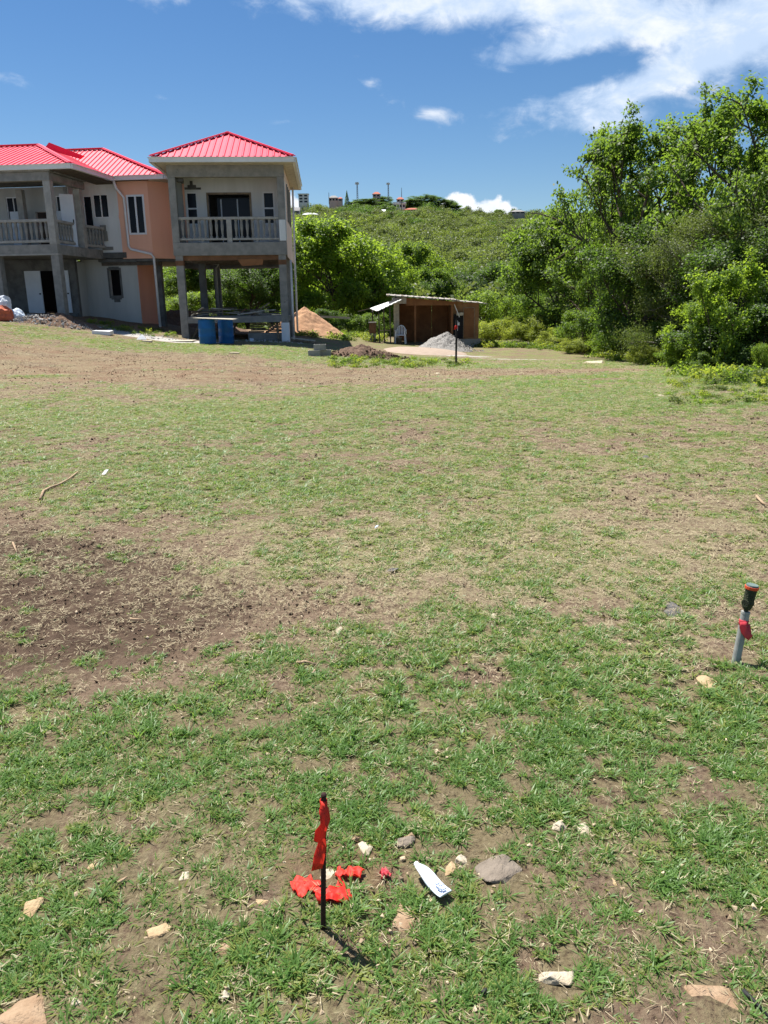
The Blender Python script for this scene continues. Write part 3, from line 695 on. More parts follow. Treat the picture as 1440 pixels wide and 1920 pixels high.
# ------------------------------------------------------------------ the two storey house
def two_storey_house():
    H = empty('two_storey_house', (-13.05, 33.0, 0), math.radians(-6))
    tag(H, 'unfinished two storey house with red roofs, grey balcony and orange end wall', 'house')
    # balcony
    MB().box(-8, 0, 0, 4.37, 3.52, 3.91).build('balcony_slab', M['concrete'], H, bevel=.012)
    MB().box(-8, .02, -.02, .25, 3.50, 3.56).build('slab_lip', M['concrete_light'], H)
    MB().box(-.6, 1.1, 4.10, 4.26, 3.56, 3.80).build('slab_ledge', M['concrete_dark'], H)
    MB().box(-8, .02, -.02, .27, 6.30, 6.62).build('balcony_beam', M['concrete'], H, bevel=.01)
    MB().box(-.25, .02, .27, 2.95, 6.32, 6.60).build('balcony_beam', M['concrete'], H, bevel=.01)
    MB().box(-8.05, .10, -.10, 2.95, 6.62, 6.70).build('balcony_roof_slab', M['concrete'], H)
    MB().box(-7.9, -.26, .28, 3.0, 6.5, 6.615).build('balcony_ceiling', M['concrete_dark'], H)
    for x, y, w in ((-.15, .14, .15), (-.15, 2.6, .14), (-2.6, 2.35, .14), (-5.4, .14, .15)):
        MB().box(x-w, x+w, y-.14, y+.14, 3.91, 6.31).build('balcony_column', M['concrete_light'], H, bevel=.012)
    for x, y in ((-.16, .18), (-2.72, .18), (-5.4, .18)):
        MB().box(x-.17, x+.17, y-.17, y+.17, .2, 3.52).build('ground_column', M['concrete'], H, bevel=.015)
    # balustrades
    for a, b in ((-2.72, -.31), (-5.25, -2.98)):
        MB().box(a-.26, b, .06, .24, 4.78, 4.89).build('handrail', M['concrete_light'], H, bevel=.01)
        MB().box(a-.26, b, .08, .22, 3.99, 4.09).build('bottom_rail', M['concrete_light'], H, bevel=.01)
    for k in range(22): baluster(H, -.44-k*.216, .15, 4.09, 4.78)
    def side_rail(y0, y1, n, x0, x1):
        MB().bar((x0, y0, 4.83), (x1, y1, 4.83), .17, .10).build('handrail', M['concrete_light'], H)
        MB().bar((x0, y0, 4.04), (x1, y1, 4.04), .14, .10).build('bottom_rail', M['concrete_light'], H)
        for k in range(n):
            t = (k+.5)/n; baluster(H, x0+(x1-x0)*t, y0+(y1-y0)*t, 4.09, 4.78)
    side_rail(.29, 1.75, 6, -.13, -.13); side_rail(2.76, 4.14, 6, -.10, .12)
    MB().box(.0, .26, 4.08, 4.149, 4.72, 4.98).box(.05, .3, 4.1, 4.148, 4.3, 4.72).box(0, .5, 4.1, 4.147, 3.91, 4.05).build('broken_plaster', M['concrete'], H)
    # upper walls
    holes = [(-3.70, -3.05, 5.0, 6.12), (-2.42, -1.62, 3.91, 5.48), (-1.40, -.92, 5.0, 6.12)]
    wall_with_holes(-8, -.82, 3.05, 3.25, 3.91, 6.5, holes).build('balcony_wall', M['plaster_grey'], H)
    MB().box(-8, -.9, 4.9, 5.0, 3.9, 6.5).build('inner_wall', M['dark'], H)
    for a, b, c, d in (holes[0], holes[2]): window(H, a, b, 3.09, c, d, 1, fw=.04, proud=.02)
    MB().box(-3.45, -2.85, 2.80, 2.85, 3.92, 5.50).build('leaning_board', M['white_door'], H)
    MB().box(-1.42, -1.02, 2.86, 2.90, 3.92, 5.48).build('leaning_board', M['white_door'], H)
    o = MB().box(-.27, .27, -.02, .02, 0, 2.12).build('door_leaf', M['white_door'], H); o.location = (-.40, 2.02, 3.92); o.rotation_euler = (0, 0, math.radians(35))
    k = MB().box(.17, .21, -.05, -.02, .95, 1.12).build('handle', M['black_pole'], o)
    MB().box(-1.0, -.80, 3.05, 4.15, 3.91, 6.5).build('return_wall', M['plaster'], H)
    wl = [(-.68, -.30, 4.62, 6.22), (-.22, .46, 5.30, 6.27)]
    wall_with_holes(-1.0, .93, 4.15, 4.35, 3.80, 6.85, wl).build('end_wall', M['plaster'], H)
    window(H, -.70, -.28, 4.19, 4.60, 6.24, 0, fw=.05); window(H, -.24, .48, 4.19, 5.28, 6.29, 1, fw=.05)
    # orange end: front, splayed corner, side
    wall_with_holes(.93, 2.35, 4.14, 4.35, 3.52, 6.85, [(1.40, 2.08, 4.62, 6.14)]).build('orange_wall', M['orange'], H)
    window(H, 1.33, 2.15, 4.15, 4.54, 6.22, 1, fw=.08)
    MB().prism([(2.35, 4.14), (3.30, 5.25), (3.15, 5.36), (2.25, 4.35)], 3.52, 6.85).build('splayed_wall', M['orange'], H)
    MB().prism([(3.30, 5.25), (3.30, 10), (3.10, 10), (3.10, 5.36)], 3.52, 6.85).build('side_wall', M['orange'], H)
    MB().add([(.93, 4.136, 3.9), (1.0, 4.136, 4.8), (.90, 4.136, 5.3), (.99, 4.136, 6.0), (.82, 4.137, 6.8), (1.2, 4.136, 6.8), (1.2, 4.136, 3.9)], [(0, 6, 5, 4, 3, 2, 1)]).build('paint_edge', M['orange'], H)
    # floor of the orange end, beams to the small house
    MB().prism([(-.3, 4.2), (2.3, 4.2), (3.25, 5.3), (3.25, 10), (-.3, 10)], 3.40, 3.515).build('upper_floor', M['concrete_dark'], H)
    MB().box(-1.02, 2.2, 4.358, 4.62, 3.392, 3.815).build('floor_edge', M['concrete_dark'], H)
    MB().box(-.2, 2.5, 4.28, 4.5, 3.24, 3.385).build('floor_beam', M['timber_dark'], H)
    MB().box(2.4, 8.0, 6.9, 7.15, 3.16, 3.395).build('link_beam', M['concrete_dark'], H)
    MB().box(2.4, 7.0, 9.2, 9.4, 3.2, 3.45).build('link_beam', M['concrete_dark'], H)
    # ground floor
    gh = [(-3.28, -2.52, 1.20, 3.0), (-2.50, -1.90, 1.10, 3.02)]
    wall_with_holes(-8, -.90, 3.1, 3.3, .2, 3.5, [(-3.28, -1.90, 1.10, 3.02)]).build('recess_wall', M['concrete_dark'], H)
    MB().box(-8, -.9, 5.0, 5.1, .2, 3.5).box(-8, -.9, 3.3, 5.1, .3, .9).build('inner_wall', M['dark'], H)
    for x0, x1, m in ((-3.28, -2.54, 0), (-1.72, -1.22, 0)):
        d = MB().box(x0, x1, 3.02, 3.07, 1.19, 3.02).build('door', M['white_door'], H); MB().box(x1-.12, x1-.06, 2.98, 3.02, 2.0, 2.06).build('handle', M['black_pole'], d)
    MB().box(-8, -.95, 3.0, 3.12, .2, 1.16).build('plinth', M['concrete_dark'], H)
    wall_with_holes(-1.25, 1.45, 4.35, 4.55, .2, 3.53, [(.08, .58, 1.92, 3.06)]).build('ground_wall', M['plaster_grey'], H)
    MB().box(-1.25, -1.05, 3.3, 4.35, .2, 3.4).build('ground_return_wall', M['plaster_grey'], H)
    MB().box(.0, .08, 4.335, 4.36, 1.8, 3.15).box(.58, .67, 4.335, 4.36, 1.8, 3.15).box(.08, .58, 4.335, 4.36, 3.06, 3.2).box(.08, .58, 4.335, 4.36, 1.74, 1.92).box(.2, .5, 4.34, 4.36, 1.62, 1.74).build('window_rough_edge', M['concrete_dark'], H)
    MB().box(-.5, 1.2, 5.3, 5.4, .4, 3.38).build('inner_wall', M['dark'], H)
    MB().prism([(1.452, 4.352), (1.62, 5.9), (1.42, 5.9), (1.30, 4.56)], .2, 3.39).build('orange_ground_wall', M['salmon'], H)
    MB().box(-1.2, 1.5, 4.30, 4.345, .2, .55).build('base_strip', M['timber_dark'], H)  # dark strip along the foot of the ground floor wall
    MB().box(2.14, 2.40, 4.75, 5.01, .0, 3.39).build('ground_column', M['concrete_dark'], H)
    # roofs
    R = empty('roof', (0, 0, 0)); R.parent = H
    c1, ap = (1.0, -.12, 6.86), (-2.17, 3.60, 8.24)
    roof_slope(R, [(-9.5, -.12, 6.86), c1, ap, (-6.5, 3.60, 8.24)])
    roof_slope(R, [c1, (1.0, 7.0, 6.86), (-2.17, 6.0, 8.24), ap])
    ridge_cap(R, c1, ap); ridge_cap(R, ap, (-6.5, 3.6, 8.24))
    f0, f1, g0, g1 = (-4.0, 3.72, 6.93), (3.3, 3.72, 6.93), (-3.2, 7.0, 8.62), (-.78, 7.0, 8.62)
    roof_slope(R, [f0, f1, g1, g0]); roof_slope(R, [f1, (3.75, 4.3, 6.93), (3.75, 10.5, 6.93), (-.78, 10.0, 8.62), g1])
    ridge_cap(R, f1, g1); ridge_cap(R, g0, g1)
    MB().add([(-2.3, 4.3, 8.25), (-2.05, 4.3, 8.50), (-.55, 4.3, 7.92), (-.75, 4.3, 7.80), (-2.3, 4.5, 8.25), (-2.05, 4.5, 8.50), (-.55, 4.5, 7.92), (-.75, 4.5, 7.80)],
             [(0,3,2,1),(4,5,6,7),(1,2,6,5),(0,1,5,4),(2,3,7,6),(3,0,4,7)]).build('roof_upstand', M['red_roof'], R)
    gutter(R, [(-9.5, -.16, 6.76), (1.04, -.16, 6.76), (1.04, 3.66, 6.80)])
    gutter(R, [(1.1, 3.66, 6.84), (3.32, 3.66, 6.84), (3.80, 4.28, 6.84), (3.80, 10.4, 6.84)])
    MB().box(-9.4, .95, -.08, .0, 6.705, 6.74).box(.03, .95, 0, 4.1, 6.67, 6.72).box(.95, 3.25, 3.75, 4.13, 6.78, 6.81).build('soffit', M['timber_dark'], R)
    MB().prism([(3.25, 3.8), (3.7, 4.35), (3.7, 10), (3.32, 10), (3.32, 5.2), (2.4, 4.13), (2.6, 3.8)], 6.775, 6.80).build('soffit', M['timber_pale'], R)
    pipe(H, [(1.02, 3.7, 6.72), (1.05, 3.85, 6.45), (1.26, 4.06, 6.10), (1.27, 4.06, 4.05), (1.36, 4.05, 3.92), (2.30, 4.04, 3.70), (2.40, 4.06, 3.55), (2.40, 4.10, .2)], .055)
    return H
two_storey_house()

# ------------------------------------------------------------------ the plywood shed
def site_shed():
    z0 = -.75
    H = empty('site_shed', (.7, 40.0, z0)); tag(H, 'plywood site shed with open front, white awning and low lean-to', 'shed')
    z = lambda w: w-z0
    # open bay: posts, back and side panels
    for x, y in ((-.02, .0), (1.0, -.05), (2.85, .0)):
        MB().box(x-.045, x+.045, y-.045, y+.045, .1, z(1.62-.1*x)).build('post', M['timber_pale' if x < .5 else 'ply'], H)
    MB().box(-.08, .20, .06, .085, .15, 2.30).build('edge_board', M['timber_pale'], H)
    for k in range(3):
        MB().box(.22+k*.88, 1.08+k*.88, 2.30+.004*(k % 2), 2.33, .12, 2.27-.08*k).build('back_panel', M['ply'], H)
    for k in range(2): MB().box(.0, .03, .10+k*1.1, 1.18+k*1.1, .12, 2.28).build('side_panel', M['ply'], H)
    MB().box(2.80, 2.83, .1, 2.3, .12, 2.1).build('side_panel', M['ply'], H)
    MB().slab([(.55, -.06, z(1.65)), (3.05, -.06, z(1.42)), (3.05, -.06, z(1.25)), (.55, -.06, z(1.27))], (0, -1, 0), .03).build('fascia_panel', M['ply'], H)
    MB().box(-.15, .56, -.08, -.05, z(1.36), z(1.66)).build('fascia_board', M['sheet_grey'], H)
    MB().box(.0, 2.8, .05, 2.3, .02, .12).build('floor', M['timber_dark'], H)
    for k, (x, y) in enumerate(((.9, -.2), (1.5, -.12), (2.1, -.25))):
        MB().bar((x-.6, y, .17+.02*k), (x+.7, y+.15, .19+.03*k), .18, .04).build('floor_plank', M['timber_dark'], H)
    # main roof: ribbed sheet with timber edge
    roof_slope(H, [(-.42, -.5, z(1.79)), (3.15, -.5, z(1.50)), (3.15, 2.6, z(1.56)), (-.42, 2.6, z(1.86))], .3, .03, .025, 'sheet_grey')
    for x in (-.35, .4, 1.2, 2.0, 2.9): MB().bar((x, -.45, z(1.735-.08*x)), (x, 2.5, z(1.79-.08*x)), .05, .08).build('rafter', M['timber'], H)
    # lean-to with door
    MB().box(2.86, 3.42, .22, .25, .34, z(1.44)).build('wall_panel', M['ply_light'], H)
    MB().box(3.42, 4.22, .20, .23, .34, z(1.38)).build('wall_panel', M['ply_light'], H)
    MB().box(4.19, 4.22, .23, 2.4, .34, z(1.36)).build('side_panel', M['ply'], H)
    d = MB().box(3.46, 3.98, .165, .195, .42, z(1.10)).build('door', M['ply'], H)
    MB().box(3.43, 3.46, .16, .20, .38, z(1.14)).box(3.98, 4.01, .16, .20, .38, z(1.14)).box(3.43, 4.01, .158, .20, z(1.10), z(1.14)).build('frame', M['timber'], d)
    MB().box(2.9, 4.3, .1, 2.4, -.15, .34).build('footing', M['concrete_light'], H)
    roof_slope(H, [(3.05, -.1, z(1.47)), (4.60, -.1, z(1.32)), (4.60, 2.7, z(1.36)), (3.05, 2.7, z(1.50))], .3, .03, .025, 'sheet_grey')
    # the dark opening and the things propped by it
    MB().box(2.95, 3.42, .10, .215, .36, 1.55).build('opening_shade', M['dark'], H)  # black box with the darkness of the opening put into its colour
    MB().box(3.12, 3.16, .085, .098, .75, 1.25).box(3.06, 3.24, .084, .097, 1.02, 1.16).build('white_mark', M['white'], H)
    MB().bar((2.95, -.05, 2.05), (3.22, -.02, 1.42), .07, .03).build('propped_batten', M['white'], H)
    MB().box(3.08, 3.42, -.02, .09, 1.50, 1.64).build('shelf_board', M['timber_pale'], H)
    # awning on thin poles
    A = empty('awning', (0, 0, 0)); A.parent = H
    roof_slope(A, [(-.90, -1.05, z(1.03)), (.30, -1.05, z(1.56)), (.10, 1.0, z(1.60)), (-1.30, 1.0, z(1.15))], .22, .015, .02, 'sheet_white', 'awning_sheet')
    for x, y, h in ((-.82, -.95, 1.0), (-.58, -.9, 1.12), (-.28, -.85, 1.24), (-1.15, .8, 1.10)):
        MB().bar((x+.03, y, -.1), (x, y, z(h)), .06, .06).build('pole', M['timber_dark'], A)
    MB().bar((-1.9, 1.0, z(1.0)), (-1.2, .95, z(1.16)), .05, .04).build('rail', M['timber'], A)
    MB().bar((-.82, -.93, .85), (-.28, -.84, .85), .05, .04).build('rail', M['timber'], A)
    return H
site_shed()

# white garden chair in the shed mouth
def garden_chair():
    x, y = .95, 39.35; z = Z(x, y)
    C = empty('garden_chair', (x, y, z), math.radians(-8)); tag(C, 'white plastic armchair at the mouth of the plywood shed', 'chair')
    m = M['white']
    MB().box(-.24, .24, -.22, .24, .40, .44).build('seat', m, C, bevel=.01)
    for sx in (-1, 1):
        MB().bar((sx*.25, -.22, 0), (sx*.22, -.20, .62), .05, .04).build('leg', m, C); MB().bar((sx*.25, .27, 0), (sx*.22, .22, .45), .05, .04).build('leg', m, C)
        MB().bar((sx*.25, -.24, .63), (sx*.25, .24, .66), .05, .03).build('arm', m, C)
    arc = [(.25*math.cos(a)*1.0, .24+.05*math.sin(a), .46+.42*math.sin(a)) for a in np.linspace(math.pi, 0, 11)]
    MB().tube(arc, .025, 6).build('back_frame', m, C, smooth=True)
    for k in range(5):
        t = -.16+.08*k; MB().bar((t, .25, .44), (t, .28, .46+.42*math.sqrt(1-(t/.25)**2)), .04, .012).build('back_slat', m, C)
garden_chair()

# ------------------------------------------------------------------ barrels, boards, blocks, timber
def barrel(x, y, rz, h, r, label):
    B = empty('barrel', (x, y, Z(x, y)-.03), rz); tag(B, label, 'barrel', 'blue plastic barrels')
    prof = [(r*.93, 0), (r*.98, .03), (r, .10), (r*1.0, h*.30), (r*1.045, h*.335), (r*1.0, h*.37), (r*1.0, h*.62), (r*1.045, h*.655), (r*1.0, h*.69), (r, h*.90), (r*.97, h*.97), (r*.90, h)]
    MB().lathe(prof, 28).build('body', M['blue'], B, smooth=True)
    MB().lathe([(r*.95, h-.035), (r*.99, h-.03), (r*.99, h-.005), (r*.95, h)], 28).build('rim', M['blue'], B, smooth=True)
    for s in (-1, 1): MB().lathe([(.035, 0), (.035, .03)], 10, (s*.14, 0, h)).build('bung', M['blue'], B)
g1, g2 = G(386, 646), G(412, 645)
barrel(g1[0], g1[1]+.35, .3, .94, .31, 'lighter blue plastic barrel, the left one of the pair by the posts')
barrel(g2[0]+.12, g2[1]+.75, 1.2, .92, .29, 'blue plastic barrel, the right one half behind its twin')
zb = Z(g1[0], g1[1]+.35)+.93
tag(MB().slab([(-.42, -.30, .045), (1.05, -.32, -.03), (1.10, .62, -.02), (-.36, .5, .04)], (0, 0, 1), .025).build('board', M['timber_pale']), 'pale thin board laid across both blue barrels', 'board').location = (g1[0], g1[1]+.35, zb)

def concrete_block(loc, rz, label, tilt=0):
    w, d, h = .40, .19, .19; mb = MB(); t = .03
    mb.box(-w/2, w/2, -d/2, -d/2+t, 0, h).box(-w/2, w/2, d/2-t, d/2, 0, h)
    for x in (-w/2, -t/2, w/2-t): mb.box(x, x+t, -d/2+t, d/2-t, .002, h-.002)
    o = mb.build('concrete_block', M['concrete_light']); o.location = loc; o.rotation_euler = (tilt, 0, rz)
    return tag(o, label, 'block', 'loose concrete blocks on the grass')
q = G(594, 668); zq = Z(q[0], q[1])
concrete_block((q[0]-.08, q[1], zq), .05, 'hollow concrete block lying lowest left by the soil mound')
concrete_block((q[0]+.26, q[1]+.24, zq), .1, 'hollow concrete block under the top one, by the soil mound')
concrete_block((q[0]+.10, q[1]+.12, zq+.19), .03, 'hollow concrete block on top of the little stack')

rnd = random.Random(5)
HB = Matrix.Translation((-6.1, 33.17, 0)) @ Matrix.Rotation(math.radians(4), 4, 'Z')      # frame of the house on posts
def plank(name, a, b, w, h, m, label, group, roll=0.0, frame=HB):
    mb = MB(); a, b = frame @ Vector(a), frame @ Vector(b); c = (a+b)/2
    mb.bar(a-c, b-c, w, h, (math.sin(roll), 0, math.cos(roll)))
    o = mb.build(name, M[m]); o.location = c
    return tag(o, label, 'plank', group)
lum = 'loose timber heaped on the ground slab'
for k in range(34):
    x = rnd.uniform(-1.75, 1.8); y = rnd.uniform(.45, 2.6); a = rnd.gauss(0, .45); L = rnd.uniform(.7, 1.7); z = .97+rnd.uniform(0, .20)+.16*math.exp(-((x+.6)/.7)**2)
    dz = rnd.gauss(0, .09); c, s = math.cos(a)*L/2, math.sin(a)*L/2
    x0, x1 = max(-1.85, x-c), min(1.85, x+c)
    plank('plank', (x0, y-s, z+.02*(k % 4)), (x1, y+s, z+.02*(k % 4)+dz), rnd.choice((.06, .10, .15, .2)), .03, rnd.choice(('timber', 'timber_dark', 'timber_dark', 'timber_pale')),
          'weathered timber offcut in the heap on the raised ground slab', lum, rnd.gauss(0, .3))
plank('plank', (.55, 1.2, 1.0), (1.35, 1.5, 1.50), .14, .035, 'timber', 'grey board propped up at an angle on the timber heap', lum)
plank('plank', (-1.9, .9, 1.02), (-1.35, .6, 1.36), .10, .04, 'timber_pale', 'pale batten sticking up at the left end of the timber heap', lum)
plank('plank', (.05, .8, 1.02), (.42, .9, 1.30), .09, .03, 'formwork', 'red-brown board leaning in the middle of the timber heap', lum)
st = 'boards stacked under the raised ground slab'
for k in range(6):
    for j in range(2):
        x0 = .55+j*.72+rnd.uniform(-.06, .06); L = rnd.uniform(.55, .72)
        plank('plank', (x0, .75, .33+k*.068), (x0+L, .75+rnd.uniform(-.08, .08), .33+k*.068+rnd.uniform(-.01, .01)), rnd.uniform(.25, .4), .045, rnd.choice(('timber', 'timber_dark')),
              'brown board in the stack beneath the raised ground slab', st)
b_ = MB().box(-.75, .75, -.15, .15, -.35, .22).build('concrete_lintel', M['concrete'], bevel=.01); b_.location = HB @ Vector((1.22, .62, .06)); b_.rotation_euler = (0, 0, .07)
tag(b_, 'long grey concrete block carrying the board stack under the slab', 'block')
for k, (a, b, m) in enumerate((((-.45, .4, .0), (-.15, .6, .72), 'timber_dark'), ((-.2, .4, .0), (-.05, .6, .70), 'timber_dark'), ((1.75, .4, .0), (1.7, .62, .72), 'timber'), ((-1.85, .5, .12), (-1.55, .7, .70), 'timber'))):
    plank('plank', a, b, .10, .035, m, ('dark board leaning against the slab just right of the barrels', 'second dark board leaning right of the barrels', 'board leaning inside the white wrapped post', 'board leaning behind the left front post')[k], 'boards leaning against the ground beam')
for k, (a, b) in enumerate((((2.4, .55, 0.0), (3.6, .5, 0.0)), ((2.6, .9, .06), (3.0, .4, .05)), ((2.3, .3, -.02), (3.3, .15, -.04)))):
    pa, pb = HB @ Vector(a), HB @ Vector(b)
    o = MB().bar((pa.x, pa.y, Z(pa.x, pa.y)+.05+.05*k), (pb.x, pb.y, Z(pb.x, pb.y)+.05+.04*k), .12, .04).build('plank', M['timber_pale' if k else 'timber'])
    tag(o, ('long board lying on the ground right of the white wrapped post', 'short pale board lying across the long one by the post', 'pale board lying in front of the long one by the post')[k], 'plank', 'boards dropped beside the house on posts')

# scraps lying about
def crumple(name, c, rx, ry, rz, m, label, cat, seed, group=None, parent=None, sub=3, amp=.35):
    bm = bmesh.new(); bmesh.ops.create_icosphere(bm, subdivisions=sub, radius=1)
    for v in bm.verts:
        p = v.co*1.7; n = fbm(np.array([p.x+seed]), np.array([p.y+p.z*1.3-seed]), 1.1, 3, seed)[0]-.5
        v.co *= 1+amp*2*n
        if v.co.z < -.35: v.co.z = -.35
        v.co = Vector((v.co.x*rx, v.co.y*ry, (v.co.z+.35)*rz))
    me = bpy.data.meshes.new(name); bm.to_mesh(me); bm.free(); me.materials.append(M[m])
    o = link(name, me, parent); o.location = c
    if label: tag(o, label, cat, group)
    return o
for k, (px, py, rx, rz, m, lab) in enumerate(((6, 597, .42, .32, 'bag_red', 'red-brown sack in the heap at the far left'), (4, 589, .30, .34, 'bag_white', 'white plastic bag on top of the red sack'), (20, 603, .40, .26, 'bag_blue', 'blue and white plastic sack at the left edge of the rubble'))):
    q = P(px, py, 30.6); crumple('plastic_sack', (q[0], q[1]+.2*k, Z(q[0], q[1])-.02+(.3 if k == 1 else 0)), rx, rx*.8, rz*1.4, m, lab, 'sack', 11+k, 'sacks left of the rubble')
def flat_scrap(px, py, w, d, h, m, label, rz=0.0, cat='board', name='scrap_board', tri=False):
    q = G(px, py); mb = MB()
    if tri: mb.add([(-w/2, -d/2, 0), (w/2, -d/2, 0), (w*.25, d/2, 0), (w*.05, 0, h)], [(0, 2, 1), (0, 1, 3), (1, 2, 3), (2, 0, 3)])
    else: mb.slab([(-w/2, -d/2, h), (w*.48, -d*.55, h*.7), (w*.52, d*.5, h*.9), (-w*.46, d*.48, h)], (0, 0, 1), h)
    o = mb.build(name, M[m]); o.location = (q[0], q[1], Z(q[0], q[1])+.01); o.rotation_euler = (0, 0, rz); return tag(o, label, cat)
flat_scrap(193, 627, .66, .5, .14, 'white', 'white slab of foam lying in front of the rubble heap', .1, 'slab', 'foam_slab')
flat_scrap(266, 637, .40, .3, .20, 'white', 'white pointed scrap standing up on the grass', .2, 'scrap', 'plastic_scrap', True)
flat_scrap(276, 641, .34, .22, .04, 'timber_pale', 'small pale board beside the white pointed scrap', .1)
flat_scrap(338, 640, 1.1, .7, .03, 'timber_pale', 'wide pale sheet lying on the ground left of the barrels', .05, 'sheet', 'pale_sheet')
flat_scrap(182, 617, .3, .16, .05, 'white', 'short white board at the right end of the rubble', .3)
flat_scrap(60, 597, .3, .2, .18, 'concrete_light', 'grey block at the foot of the ground floor doors', .1, 'block', 'broken_block')
flat_scrap(472, 640, .16, .12, .12, 'bag_blue', 'blue and white carton under the raised slab', .3, 'carton', 'drink_carton')
flat_scrap(440, 663, .30, .14, .03, 'stone_pale', 'flat pale stone on the grass in front of the barrels', .1, 'stone', 'flat_stone')

# ------------------------------------------------------------------ heaps
def heap(name, c, rx, ry, h, m, label, cat, seed, rough=.16, nu=110, nv=44, peak=1.6):
    """a mound that sits on the ground, highest off-centre"""
    r, k = np.meshgrid(np.arange(nv+1)/nv, np.arange(nu), indexing='ij'); a = 2*math.pi*k/nu
    e = 1+.44*(fbm(np.cos(a)*1.3+seed, np.sin(a)*1.3, 1.0, 3, seed)-.5)
    x, y = c[0]+np.cos(a)*rx*r*e, c[1]+np.sin(a)*ry*r*e
    hh = h*(1-r)**(1/peak) if peak < 1 else h*(1-r**peak)*(1-.25*r)
    n = (fbm(x, y, 2.2/max(.5, min(rx, ry)), 4, seed+3)-.5)*2 + 1.4*(fbm(x, y, 7, 4, seed+5, .6)-.5)
    V = np.stack([x, y, hgt(x, y)-.05*(r > .96)-.03+np.maximum(0, hh)+rough*h*n*np.minimum(1, 3*(1-r))], -1).reshape(-1, 3)
    Fq = [(i*nu+j, i*nu+(j+1) % nu, (i+1)*nu+(j+1) % nu, (i+1)*nu+j) for i in range(nv) for j in range(nu)]
    me = np_mesh(name, V-np.array([c[0], c[1], 0]), np.array(Fq), [M[m]], smooth=True)
    o = link(name, me); o.location = (c[0], c[1], 0); return tag(o, label, cat)
q = G(684, 671); heap('soil_mound', (q[0], q[1]+.5), 1.45, .9, .40, 'soil_heap', 'long low brown soil mound in front of the shed', 'mound', 3, .34, peak=1.3)
q = G(800, 664); heap('sand_heap', (q[0], q[1]+1.9), 1.95, 2.6, .17, 'sand', 'flat spread of pinkish sand before the shed', 'sand', 8, .06, peak=4)
q = G(842, 662); heap('gravel_heap', (q[0]+.1, q[1]+2.5), 1.35, 1.3, .86, 'gravel', 'grey gravel heap piled against the shed front', 'gravel', 12, .13, peak=.9)
q = P(575, 638, 36.5); q = P(572, 600, 41.0); heap('earth_mound', (q[0], 41.0), 2.4, 1.5, 1.40, 'soil_orange', 'orange earth mound behind the right posts of the small house', 'mound', 17, .07, peak=1.15)
q = P(118, 612, 31.2); heap('rubble_soil', (q[0], q[1]), 1.9, .85, .42, 'soil_heap', 'dark soil heaped with rubble before the balcony columns', 'rubble', 23, .3, peak=1.2)
q = P(320, 600, 40.5); heap('soil_bank', (q[0]+.6, 41.5), 3.2, 1.5, .8, 'soil_heap', 'brown soil bank seen between the two houses', 'bank', 29, .2, peak=1.3)
q = P(2, 570, 41); heap('dirt_bank', (q[0]-1, 42), 3.5, 2, 1.5, 'soil_heap', 'reddish dirt bank behind the left ground floor column', 'bank', 31, .2, peak=1.3)

def rock_mesh(seed, sx, sy, sz, n=16, rough=0.0):
    r = np.random.default_rng(seed); bm = bmesh.new()
    p = r.normal(size=(n, 3)); p /= np.linalg.norm(p, axis=1)[:, None]; p *= r.uniform(.78, 1.05, n)[:, None]
    for q in p: bm.verts.new((q[0]*sx, q[1]*sy, max(q[2], -.5)*sz))
    res = bmesh.ops.convex_hull(bm, input=bm.verts[:])
    bmesh.ops.delete(bm, geom=[v for v in bm.verts if not v.link_faces], context='VERTS')
    bmesh.ops.recalc_face_normals(bm, faces=bm.faces[:])
    bmesh.ops.bevel(bm, geom=bm.edges[:], offset=min(sx, sy, sz)*.10, segments=1, affect='EDGES', profile=.6)
    if rough:
        bmesh.ops.triangulate(bm, faces=bm.faces[:]); bmesh.ops.subdivide_edges(bm, edges=bm.edges[:], cuts=2, use_grid_fill=True)
        k = rough*min(sx, sy, sz); f = 2.2/max(sx, sy)
        co = np.array([v.co[:] for v in bm.verts]); d1 = fbm(co[:, 0]+co[:, 2]*.7+seed, co[:, 1]-co[:, 2]*.6, f, 4, seed)-.5; d2 = fbm(co[:, 1]+seed, co[:, 2]*1.5+co[:, 0]*.3, f*1.6, 3, seed+7)-.5
        for i, v in enumerate(bm.verts): n_ = v.co.normalized(); v.co += n_*(k*(d1[i]+.6*d2[i])*2)
    me = bpy.data.meshes.new('stone'); bm.to_mesh(me); bm.free(); return me
# rubble chips on the dark soil, and gravel chips on the gravel heap
rp = []
for k in range(8):
    me = rock_mesh(100+k, 1, 1, .6, 9); me.materials.append(M['rubble']); rp.append(me)
rng = np.random.default_rng(3)
def chips(name, cx, cy_, rx, ry, n, s0, s1, label, cat, zoff, pieces=None):
    a, r = rng.uniform(0, 2*math.pi, n), np.sqrt(rng.uniform(0, 1, n)); x, y = cx+rx*r*np.cos(a), cy_+ry*r*np.sin(a)
    z = hgt(x, y)+zoff(r)
    scatter(name, np.stack([x, y, z], 1), rng.uniform(s0, s1, n)*rng.choice([.6, 1, 1, 1.5], n), rng.uniform(0, 6.28, (n, 3)), pieces or rp, label, cat, seed=n)
q = P(92, 612, 30.9); chips('rubble_chips', q[0], q[1], 2.0, .8, 1000, .010, .055, 'pale broken block and mortar rubble before the columns', 'rubble', lambda r: .34*(1-r)+.0)
q = P(260, 622, 32); chips('stone_grit', q[0]-.3, q[1]-.2, 2.6, 1.1, 500, .01, .05, 'pale loose stone grit along the house foot', 'grit', lambda r: .0*r)
q = G(842, 662); chips('gravel_chips', q[0]+.15, q[1]+2.4, 1.7, 1.2, 900, .012, .04, 'grey gravel stones spilling from the heap', 'gravel', lambda r: .80*np.clip(1-r*1.25, 0, 1)**1.1)
cp = []
